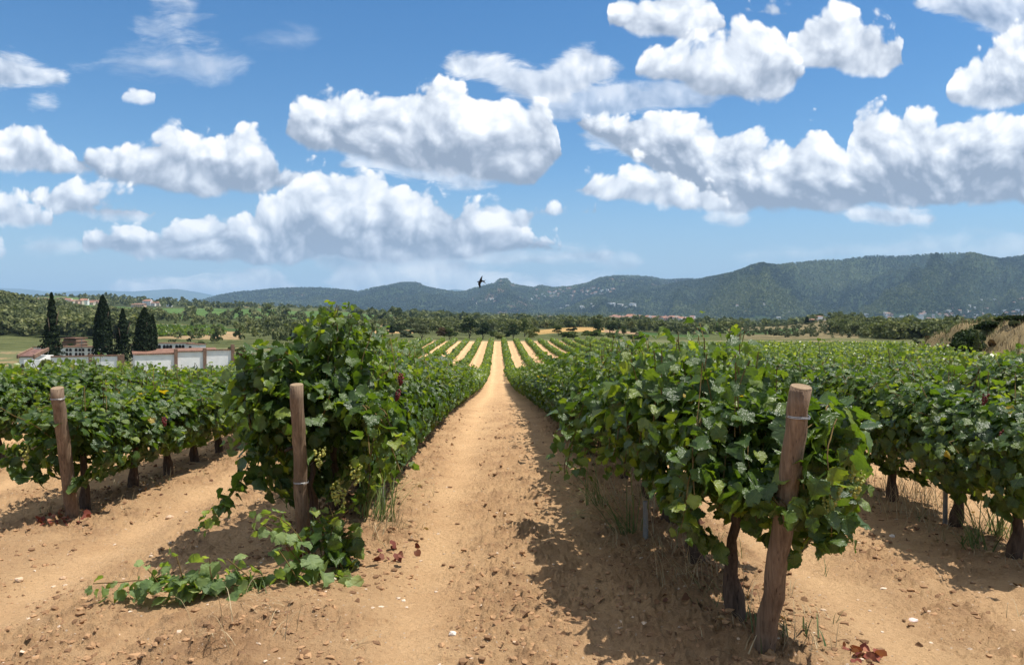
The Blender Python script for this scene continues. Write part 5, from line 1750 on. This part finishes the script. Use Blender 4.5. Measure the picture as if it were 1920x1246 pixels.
rgh = np.random.default_rng(77)
HP = []
for k in range(10):
    w, l, h = rgh.uniform(7, 11), rgh.uniform(9, 18), rgh.uniform(3.2, 7.0)
    flat = k in (4, 8)
    b, r = house_mesh(w, l, h, .5 if flat else rgh.uniform(1.4, 2.4), k % 3 == 0)
    o = empty('house')
    b.build('wall', M_RENDER[[0, 1, 2, 3, 3, 1, 0, 3, 1, 0][k]], o); r.build('roof', M_ROOFS[[0, 0, 1, 0, 3, 1, 0, 2, 3, 0][k]], o)
    win = MB()
    for sx in (-1, 1):
        for yy in np.arange(-l / 2 + 1.8, l / 2 - 1, 3.2):
            for zz in ((1.2,) if h < 5 else (1.2, 4.2)):
                win.box(sx * w / 2 - .06, sx * w / 2 + .06, yy - .5, yy + .5, zz, zz + 1.3)
    win.build('window_row', M_DARK, o)
    HP.append(o)
_used = set()


WALLN = ['cream', 'pale', 'pink', 'white', 'white', 'pale', 'cream', 'white', 'pale', 'cream']
ROOFN = ['terracotta', 'terracotta', 'brown', 'terracotta', 'pale', 'brown', 'terracotta', 'grey', 'pale', 'terracotta']


def put_house(X, Y, scale, label, group, k=None, dmin=240, dmax=6400, rz=None, cat='house', name='house'):
    h = raycast(X, Y, dmin, dmax)
    if not h: return
    k = int(rgh.integers(10)) if k is None else k
    if k in _used: o = copy_tree(HP[k])
    else: o = HP[k]; _used.add(k)
    o.location = (h[1], h[2], h[3]); s_ = scale
    o.scale = (s_, s_, s_)
    o.rotation_euler = (0, 0, rgh.uniform(0, 3.14) if rz is None else rz)
    tag(o, label.replace('KIND', f'{WALLN[k]}-walled house with {ROOFN[k]} roof'), cat, group)
    return o


for i, X in enumerate([72, 78, 84, 90, 110, 116, 122, 128, 134, 141, 150, 158, 172, 178, 184]):
    put_house(X, 567 + i * .35, .68 + .08 * (i % 3), 'pale terracotta-roofed house in the line of village houses above the pine hill' if i < 12 else 'pinkish house at the right end of the village line, behind the cypress top',
              'village houses on the left skyline' if i < 12 else 'houses at the right end of the village line', [0, 2, 6, 3][i % 4], 700, 1500, 1.4 + .1 * (i % 4))
for i, (X, Y, s_, k, lab) in enumerate([(277, 572.5, 1.0, 3, 'white house with tall gable on the knoll left of centre'), (286, 573, .85, 5, 'long pale house adjoining the white gabled house'), (296, 573, .7, 9, 'low pale outbuilding right of the white gabled house'),
                                        (263, 578, .8, 2, 'brown-walled farm shed below the white gabled house'), (318, 574.5, .7, 7, 'small white hut right of the knoll houses'), (196, 568, .8, 0, 'small orange-roofed house near the cypress top'), (252, 576, .6, 6, 'grey-brown barn left of the farm shed')]):
    put_house(X, Y, s_, lab, 'farm buildings on the left knoll', k, 640, 1500, 1.5)


def farmhouse():
    d = 492.0; s = d / FPX
    x, y = at(1516, d); z = zrow(607, d)
    o = empty('farmhouse', (x, y, z), label='white farmhouse with square tower on the hill at the right', cat='farmhouse')
    def bx(n, a, b_, y0, y1, z0, z1, m):
        q = MB(); q.box(a * s, b_ * s, y0, y1, z0 * s, z1 * s); return q.build(n, m, o)
    bx('wall', 0, 9, 0, 8, -8, 4, M_RENDER[3]); bx('wall', 6, 20, 2, 10, -8, 7.5, M_RENDER[3]); bx('wall', 20, 34, 1, 11, -8, 9.5, M_RENDER[1]); bx('wall', 34, 46, 3, 9, -8, 8, M_RENDER[3])
    t = bx('tower', 25, 32, 3.5, 6, 9.5, 14, M_RENDER[3])
    for a, b_, y0, z, rh in ((-.5, 9.2, -.3, 4, 1.2), (6, 20.5, 1.7, 7.5, 2.5), (24.5, 32.5, 3.2, 14, 1.6), (19.5, 34.5, .8, 9.5, .8)):
        q = MB(); q.add([(a * s, y0, z * s), (b_ * s, y0, z * s), (b_ * s, y0 + 7, z * s), (a * s, y0 + 7, z * s), ((a + b_) / 2 * s, y0 + 3.5, (z + rh) * s)], [(0, 1, 4), (1, 2, 4), (2, 3, 4), (3, 0, 4), (3, 2, 1, 0)])
        q.build('roof', M_ROOFS[0] if rh > 1 else M_ROOFS[2], o)
    for a, z0 in ((3, -1), (10, 1), (14, 1), (23, 3), (27, 3), (38, 2), (42, 2)):
        y0 = {3: 0, 10: 2, 14: 2, 23: 1, 27: 1, 38: 3, 42: 3}[a]
        q = MB(); q.box(a * s, (a + 1.6) * s, y0 - .06, y0 + .1, z0 * s, (z0 + 2.2) * s); q.build('window', M_DARK, o)


farmhouse()


def cluster(n, xr, yr, label, group, smin=.8, smax=1.4, skew=None, ks=None, dmin=1500):
    for i in range(n):
        X = rgh.uniform(*xr)
        lo, hi = (yr(X) if callable(yr) else yr)
        Y = rgh.uniform(lo, hi)
        put_house(X, Y, rgh.uniform(smin, smax), label, group, None if ks is None else ks[i % len(ks)], dmin)


cluster(46, (1000, 1150), lambda X: (540 + abs(X - 1085) * .05, 553 + (1150 - X) * .05), 'tiny KIND among trees high on the wooded hillside', 'houses on the wooded hillside', 1.3, 2.0)
cluster(20, (885, 1000), (556, 571), 'tiny KIND at the foot of the wooded hills', 'houses at the hill foot', 1.0, 1.4)
cluster(14, (1040, 1190), (572, 580), 'long pale warehouse on the valley floor below the hillside houses', 'warehouses on the valley floor', 1.6, 2.6, ks=[4, 8, 7])
cluster(16, (985, 1060), (594, 601), 'KIND beyond the dark trees at the field end', 'houses beyond the field end', .8, 1.2, dmin=600)
cluster(75, (1150, 1300), (596, 610), 'small KIND in the valley town right of centre', 'town houses right of centre', 1.2, 1.9)
cluster(26, (1590, 1760), (590, 601), 'small KIND in the town behind the wooded slope', 'town houses behind the wooded slope', 1.0, 1.6)
cluster(60, (1700, 1925), (584, 604), 'small KIND in the far right town', 'town houses at the far right', 1.0, 1.6)
cluster(18, (1780, 1925), (560, 584), 'lone KIND on the lower mountainside', 'houses on the lower mountainside', .8, 1.2)
cluster(12, (1280, 1480), (570, 606), 'lone KIND among trees at the mountain foot', 'scattered houses at the mountain foot', .8, 1.2)
for k in range(10):
    if k not in _used:
        for c in list(HP[k].children): bpy.data.objects.remove(c)
        bpy.data.objects.remove(HP[k])


# ------------------------------------------------------------------ clods, stones, weeds
def clod_mass(name, label, n, seed, col0, col1, r0, r1, cat, region, power=2.6, flat=.7):
    import bmesh
    bm = bmesh.new(); bmesh.ops.create_icosphere(bm, subdivisions=1, radius=1.0)
    iv = np.array([v.co[:] for v in bm.verts]); iff = np.array([[v.index for v in f.verts] for f in bm.faces]); bm.free()
    rg = np.random.default_rng(seed)
    d = np.exp(rg.uniform(math.log(2.6), math.log(26), n * 4)); X = rg.uniform(-60, 1990, n * 4)
    t = (X - 960) / FPX * d
    x = t * math.cos(YAW) + d * math.sin(YAW); y = -t * math.sin(YAW) + d * math.cos(YAW)
    keep = rg.random(n * 4) < region(x, y)
    x, y = x[keep][:n], y[keep][:n]; m = len(x)
    z = surf_h(x, y)
    r = r0 + (r1 - r0) * rg.random(m) ** power
    V = iv[None] * (1 + rg.normal(0, .3, (m, len(iv), 1))) * np.stack([r * rg.uniform(.8, 1.3, m), r * rg.uniform(.8, 1.3, m), r * flat * rg.uniform(.7, 1.1, m)], -1)[:, None, :]
    V = V + np.stack([x, y, z + r * .08], -1)[:, None, :]
    F = iff[None] + (np.arange(m) * len(iv))[:, None, None]
    mixf = rg.random(m)[:, None]
    C = np.array(col0) * (1 - mixf) + np.array(col1) * mixf
    o = link(name, mesh_np(name, V.reshape(-1, 3), F.reshape(-1, 3), M_CLOD, False, {'col': np.repeat(C, len(iv), 0)}))
    tag(o, label, cat, kind='stuff')


def surf_h(x, y):
    """height of the displaced soil surface"""
    z = ground_h(x, y)
    RR = np.hypot(x, y)
    tr = track_mask(x, y); fade = 1 - smooth(14, 40, RR)
    big = fbm(x * 1.3, y * 1.3, 41, 4) - 0.5
    rough = fbm(x * 7, y * 7, 42, 4); fine = fbm(x * 24, y * 24, 43, 3)
    patch = smooth(0.40, 0.62, fbm(x * 0.9, y * 0.9, 44, 3))
    patch = np.maximum(patch, 0.85 * np.exp(-(((x - 0.2 + 1.4) % 2.8 - 1.4) / 0.36) ** 2) * (0.5 + fbm(x * 2, y * 1.2, 45, 2)))
    rowd = np.abs(((x - 1.45) / 2.8 + 0.5) % 1 - 0.5) * 2.8
    z = z + 0.055 * np.exp(-(rowd / 0.45) ** 2) * fade
    return z + fade * (big * 0.08 + (1 - tr * 0.85) * ((rough - 0.5) * (0.035 + 0.055 * patch) + np.maximum(fine - 0.55, 0) * 0.13 * (0.3 + patch)) - 0.035 * tr)


def reg_clod(x, y):
    p = smooth(.35, .7, fbm(x * 1.6, y * 1.6, 44, 4))
    return (0.10 + 0.9 * p) * (1 - .93 * track_mask(x, y))


clod_mass('soil_clods', 'brown clods of earth strewn over the sandy soil', 34000, 5, (0.42, 0.25, 0.13), (0.17, 0.095, 0.05), .003, .028, 'clods', reg_clod, 7.5, .7)
clod_mass('pebbles', 'small pale pebbles strewn over the sandy soil', 2600, 6, (0.62, 0.50, 0.38), (0.50, 0.36, 0.24), .003, .016, 'pebbles', lambda x, y: .5 + 0 * x, 3.0, .6)


def stone(X, Y, r, col, label, name='stone', cat='stone', flat=.6):
    import bmesh
    d = FPX * (EYE + .02) / (Y - 600); x, y = at(X, d)
    for _ in range(4):
        z = float(surf_h(np.array([x]), np.array([y]))[0]); d = FPX * (EYE - z) / (Y - 600); x, y = at(X, d)
    bm = bmesh.new(); bmesh.ops.create_icosphere(bm, subdivisions=3, radius=1.0)
    for v in bm.verts:
        n_ = float(fbm(np.array([v.co.x * 1.4 + X]), np.array([v.co.y * 1.4 + v.co.z]), 3, 3)[0])
        v.co *= (.7 + .6 * n_) * r; v.co.z *= flat
    me = bpy.data.meshes.new(name); bm.to_mesh(me); bm.free()
    me.materials.append(mat_plain('stone_' + str(int(X)), col, .9, .25, 40, bmp=.4))
    o = link(name, me, None, (x, y, z + r * flat * .35)); o.rotation_euler = (0, 0, X)
    tag(o, label, cat)


stone(1716, 1166, .032, (0.62, 0.48, 0.44), 'flat pinkish-white stone on the soil at the lower right', flat=.3)
stone(114, 1092 - 5, .026, (0.50, 0.33, 0.20), 'pale brown stone on the soil at the left, below the crooked post')
stone(61 - 30, 1090, .03, (0.58, 0.42, 0.28), 'pale rounded stone near the left edge of the photo')
stone(848, 1192, .022, (0.72, 0.62, 0.52), 'small white stone in the path near the bottom edge')
stone(625, 1088, .02, (0.66, 0.55, 0.44), 'small pale stone beside the foot of the left end vine')
stone(1354 + 322, 1008, .028, (0.66, 0.58, 0.5), 'white stone under the second row at the right, beside dry weeds')
stone(316, 972, .035, (0.55, 0.38, 0.25), 'rounded pale stone on the soil left of the hanging shoot')
stone(365, 1052 + 20, .02, (0.36, 0.2, 0.12), 'brown stone just above the trailing cane')


def grass_arrays(rg, base, n, L, w, spread, lean=(0, 0), colors=((.12, .2, .05), (.25, .28, .10)), nseg=6, droop=1.2):
    Vs, Fs, Cs = [], [], []
    off = 0
    for k in range(n):
        a = rg.uniform(0, 6.28); ln = L * rg.uniform(.5, 1.1)
        p = np.array(base, float) + np.array([rg.normal(0, spread), rg.normal(0, spread), 0])
        dv = np.array([math.cos(a) * rg.uniform(.1, .8) + lean[0], math.sin(a) * rg.uniform(.1, .8) + lean[1], 1.0]); dv /= np.linalg.norm(dv)
        side = np.cross(dv, (0, 0, 1.0)); side /= max(np.linalg.norm(side), 1e-6)
        c = np.array(colors[0]) + (np.array(colors[1]) - np.array(colors[0])) * rg.random()
        for i in range(nseg + 1):
            t = i / nseg; ww = w * (1 - t) ** .7 * .5 + .0004
            Vs += [p - side * ww, p + side * ww]; Cs += [c, c]
            dv = dv + np.array([0, 0, -droop * t * .35]); dv /= np.linalg.norm(dv)
            p = p + dv * ln / nseg
            if p[2] < base[2] + .01: p[2] = base[2] + .01
        for i in range(nseg):
            Fs.append((off + 2 * i, off + 2 * i + 1, off + 2 * i + 3, off + 2 * i + 2))
        off += 2 * (nseg + 1)
    return np.array(Vs), np.array(Fs), np.array(Cs)


def tuft(X, Y, n, L, w, spread, label, lean=(0, 0), colors=((.10, .17, .05), (.22, .26, .09)), name='grass_tuft', droop=1.2, group=None, d=None, seed=1):
    rg = np.random.default_rng(seed + int(X))
    if d is None: d = FPX * (EYE + .05) / (Y - 600)
    x, y = at(X, d); z = float(surf_h(np.array([x]), np.array([y]))[0])
    V, F, C = grass_arrays(rg, (0, 0, 0), n, L, w, spread, lean, colors, 6, droop)
    o = link(name, mesh_np(name, V, F, M_GRASS, True, {'col': C}), None, (x, y, z - .01))
    tag(o, label, 'weed' if 'weed' in name else 'grass', group)


GT = 'tufts of long grass under the vines'
tuft(1180, 1000, 46, .85, .011, .06, 'long arching green grass leaning into the path from the right row', (-.55, -.1), group=GT, d=6.6)
tuft(1120, 930, 26, .7, .010, .06, 'smaller green grass tuft farther up the right row edge', (-.4, 0), group=GT, d=7.7)
tuft(712, 985, 40, .6, .010, .06, 'tall green grass blades beside the left row at the path', (.25, -.05), group=GT, d=7.0)
tuft(690, 960, 18, .75, .009, .05, 'upright green blades in the left row behind its end post', (.1, 0), group=GT, d=7.0)
tuft(1870, 965, 50, .55, .012, .07, 'green grass tuft under the right-hand row near the photo edge', (.1, 0), group=GT, d=7.1)
tuft(1830, 1000, 34, .42, .012, .07, 'green grass clump at the right, in front of the slanting trunk', (-.1, -.1), group=GT, d=6.75)
tuft(1460, 1150, 26, .20, .012, .09, 'short green weeds round the foot of the right post', (0, 0), ((.06, .11, .04), (.16, .2, .08)), group=GT, d=4.5)
DRY = ((.36, .27, .15), (.55, .45, .28))
GD = 'dry straw-coloured weeds under the vines'
tuft(1170, 945, 60, .45, .006, .16, 'dry straw weeds at the edge of the right row', (-.2, -.1), DRY, 'dry_weed', 1.0, GD, 7.6)
tuft(1290, 1100, 60, .40, .005, .14, 'dry straw weeds between the first two right trunks', (-.3, -.3), DRY, 'dry_weed', 1.4, GD, 5.4)
tuft(1700, 985, 90, .42, .006, .18, 'dense dry weeds round the trunk in the right-hand row', (0, -.2), DRY, 'dry_weed', 1.1, GD, 7.9)
tuft(1760, 960, 80, .5, .006, .2, 'dry weeds behind the grey stake at the right', (0, 0), DRY, 'dry_weed', .9, GD, 8.3)
tuft(1690, 900, 70, .5, .006, .2, 'tall dry weeds left of the right-hand trunks', (0, 0), DRY, 'dry_weed', .8, GD, 9.0)
tuft(740, 1000, 34, .35, .006, .10, 'dry bent weeds at the left row edge of the path', (.3, -.2), DRY, 'dry_weed', 1.4, GD, 6.7)
tuft(1240, 1060, 30, .4, .005, .12, 'thin dry stalks lying towards the path under the right row', (-.7, -.4), DRY, 'dry_weed', 1.8, GD, 5.9)


def litter_mass():
    """dry weeds, twigs and withered leaves in the vine rows"""
    rg = np.random.default_rng(15)
    Vs, Fs, Cs = [], [], []; off = 0
    for row, x0 in (('R1', 1.45), ('L1', -1.45), ('R2', 4.22), ('L2', -4.25), ('R3', 7.0)):
        for i in range(300 if x0 in (1.45, 4.22) else 170):
            y = 4.2 + 22 * rg.random() ** 1.5
            if row == 'L2' and y < 7.8: continue
            x = x0 + rg.normal(0, .26)
            if row in ('L1', 'L2'): x += .1
            z = float(surf_h(np.array([x]), np.array([y]))[0])
            V, F, C = grass_arrays(rg, (x, y, z), int(rg.integers(2, 6)), rg.uniform(.08, .30), .005, .04, (rg.normal(0, .5), rg.normal(0, .4)),
                                   DRY if rg.random() < .75 else ((.08, .13, .04), (.16, .2, .07)), 4, 2.2)
            Vs.append(V); Fs.append(F + off); Cs.append(C); off += len(V)
    o = link('dry_grass', mesh_np('dry_grass', np.concatenate(Vs), np.concatenate(Fs), M_GRASS, True, {'col': np.concatenate(Cs)}))
    tag(o, 'dry grass and thin weeds scattered under the vine rows', 'dry grass', kind='stuff')
    # fallen leaves
    n = 1300
    x0 = rg.choice([1.45, -1.45, 4.22, -4.25], n); x = x0 + rg.normal(0, .34, n); y = np.where(x0 < -4, 7.8, np.where(x0 < 0, 6.0, 4.6)) + 13 * rg.random(n) ** 1.3
    z = surf_h(x, y) + .012
    lv = Leaves()
    lv.add(np.stack([x, y, z], -1), rg.normal(0, .35, (n, 3)) + (0, 0, 1), rg.normal(0, 1, (n, 3)) * (1, 1, .1), rg.uniform(.02, .055, n), rg.random(n), LEAF_MID, rg)
    m = mat_crown('withered_leaf', (0.11, 0.045, 0.028), (0.24, 0.13, 0.07), (0.40, 0.27, 0.15))
    tag(link('fallen_leaves', lv.mesh('fallen_leaves', m)), 'withered brown leaves fallen under the vine rows', 'fallen leaves', kind='stuff')


litter_mass()


def red_leaf_pile(X, Y, d, label, n=26, r=.07):
    rg = np.random.default_rng(int(X)); x, y = at(X, d); z = float(surf_h(np.array([x]), np.array([y]))[0])
    lv = Leaves(); p = rg.normal(0, r, (n, 3)) * (1, 1, .2) + (0, 0, .02); p[:, 2] = np.abs(p[:, 2])
    lv.add(p, rg.normal(0, .6, (n, 3)) + (0, 0, .6), rg.normal(0, 1, (n, 3)), rg.uniform(.03, .07, n), rg.random(n), LEAF_MID, rg)
    m = MATS.get('red_withered') or mat_crown('red_withered', (0.09, 0.02, 0.018), (0.20, 0.06, 0.045), (0.32, 0.15, 0.10))
    o = link('withered_leaves', lv.mesh('withered_leaves', m), None, (x, y, z)); tag(o, label, 'dead leaves', 'clumps of reddish withered leaves')


red_leaf_pile(108, 965, 7.6, 'reddish withered leaves at the foot of the crooked far left post', 30, .10)
red_leaf_pile(1622, 1225, 4.32, 'reddish withered bunch on the soil at the bottom right', 30, .045)
red_leaf_pile(735, 1050, 6.1, 'reddish withered leaves on the left edge of the path', 18, .12)
red_leaf_pile(560, 1062, 5.9, 'reddish withered leaves at the foot of the left end vine', 20, .05)


def bank_grass():
    """dry grass over the bank and the strip beyond the field"""
    rg = np.random.default_rng(44)
    n = 44000
    y = 18 + 110 * rg.random(n) ** 1.2
    b = -0.4 + 15 * rg.random(n) ** 1.4
    x = xb(y) + b
    z = ground_h(x, y)
    d = np.hypot(x, y)
    L = rg.uniform(.12, .42, n) * (.6 + .8 * fbm(x * .6, y * .6, 18, 2)); w = .010 * np.maximum(1, d / 28)
    a = rg.uniform(0, 6.28, n)
    lean = rg.uniform(.1, .8, n)
    s = np.stack([np.cos(a), np.sin(a), np.zeros(n)], -1)
    t = np.stack([-np.sin(a) * lean, np.cos(a) * lean, np.ones(n)], -1) * L[:, None]
    base = np.stack([x, y, z - .03], -1)
    V = np.stack([base - s * w[:, None], base + s * w[:, None], base + t * .6 + s * w[:, None] * .7, base + t * .6 - s * w[:, None] * .7, base + t * (1, 1, .9)], 1)
    F = (np.array([[0, 1, 2, 3]])[None] + (np.arange(n) * 5)[:, None, None]).reshape(-1, 4)
    F2 = (np.array([[3, 2, 4]])[None] + (np.arange(n) * 5)[:, None, None]).reshape(-1, 3)
    k = fbm(x * .35, y * .35, 8, 3) + .05
    C = np.where((k > .56)[:, None], np.array([.12, .14, .05]), np.array([.33, .26, .145])) * rg.uniform(.5, 1.15, (n, 1))
    C = np.where((rg.random(n) < .12)[:, None], np.array([.10, .07, .04]), C)
    o = link('bank_grass', mesh_np('bank_grass', V.reshape(-1, 3), [F, F2], M_GRASS, False, {'col': np.repeat(C, 5, 0)}))
    tag(o, 'dry yellow grass covering the earth bank beyond the field', 'grass', kind='stuff')


bank_grass()


# ------------------------------------------------------------------ haze
def haze():
    b = MB(); b.box(-34000, 34000, -30000, 34000, -60, 830)
    m = bpy.data.materials.new('haze'); m.use_nodes = True
    g = NT(m.node_tree); out = g.n('ShaderNodeOutputMaterial')
    v = g.n('ShaderNodeVolumePrincipled', {'Color': (0.46, 0.71, 1.0), 'Density': 6.5e-5, 'Anisotropy': 0.0})
    g.t.links.new(v.outputs[0], out.inputs['Volume'])
    o = b.build('haze', m); tag(o, kind='stuff', label='thin blue haze in the air over the valley', cat='haze')


haze()
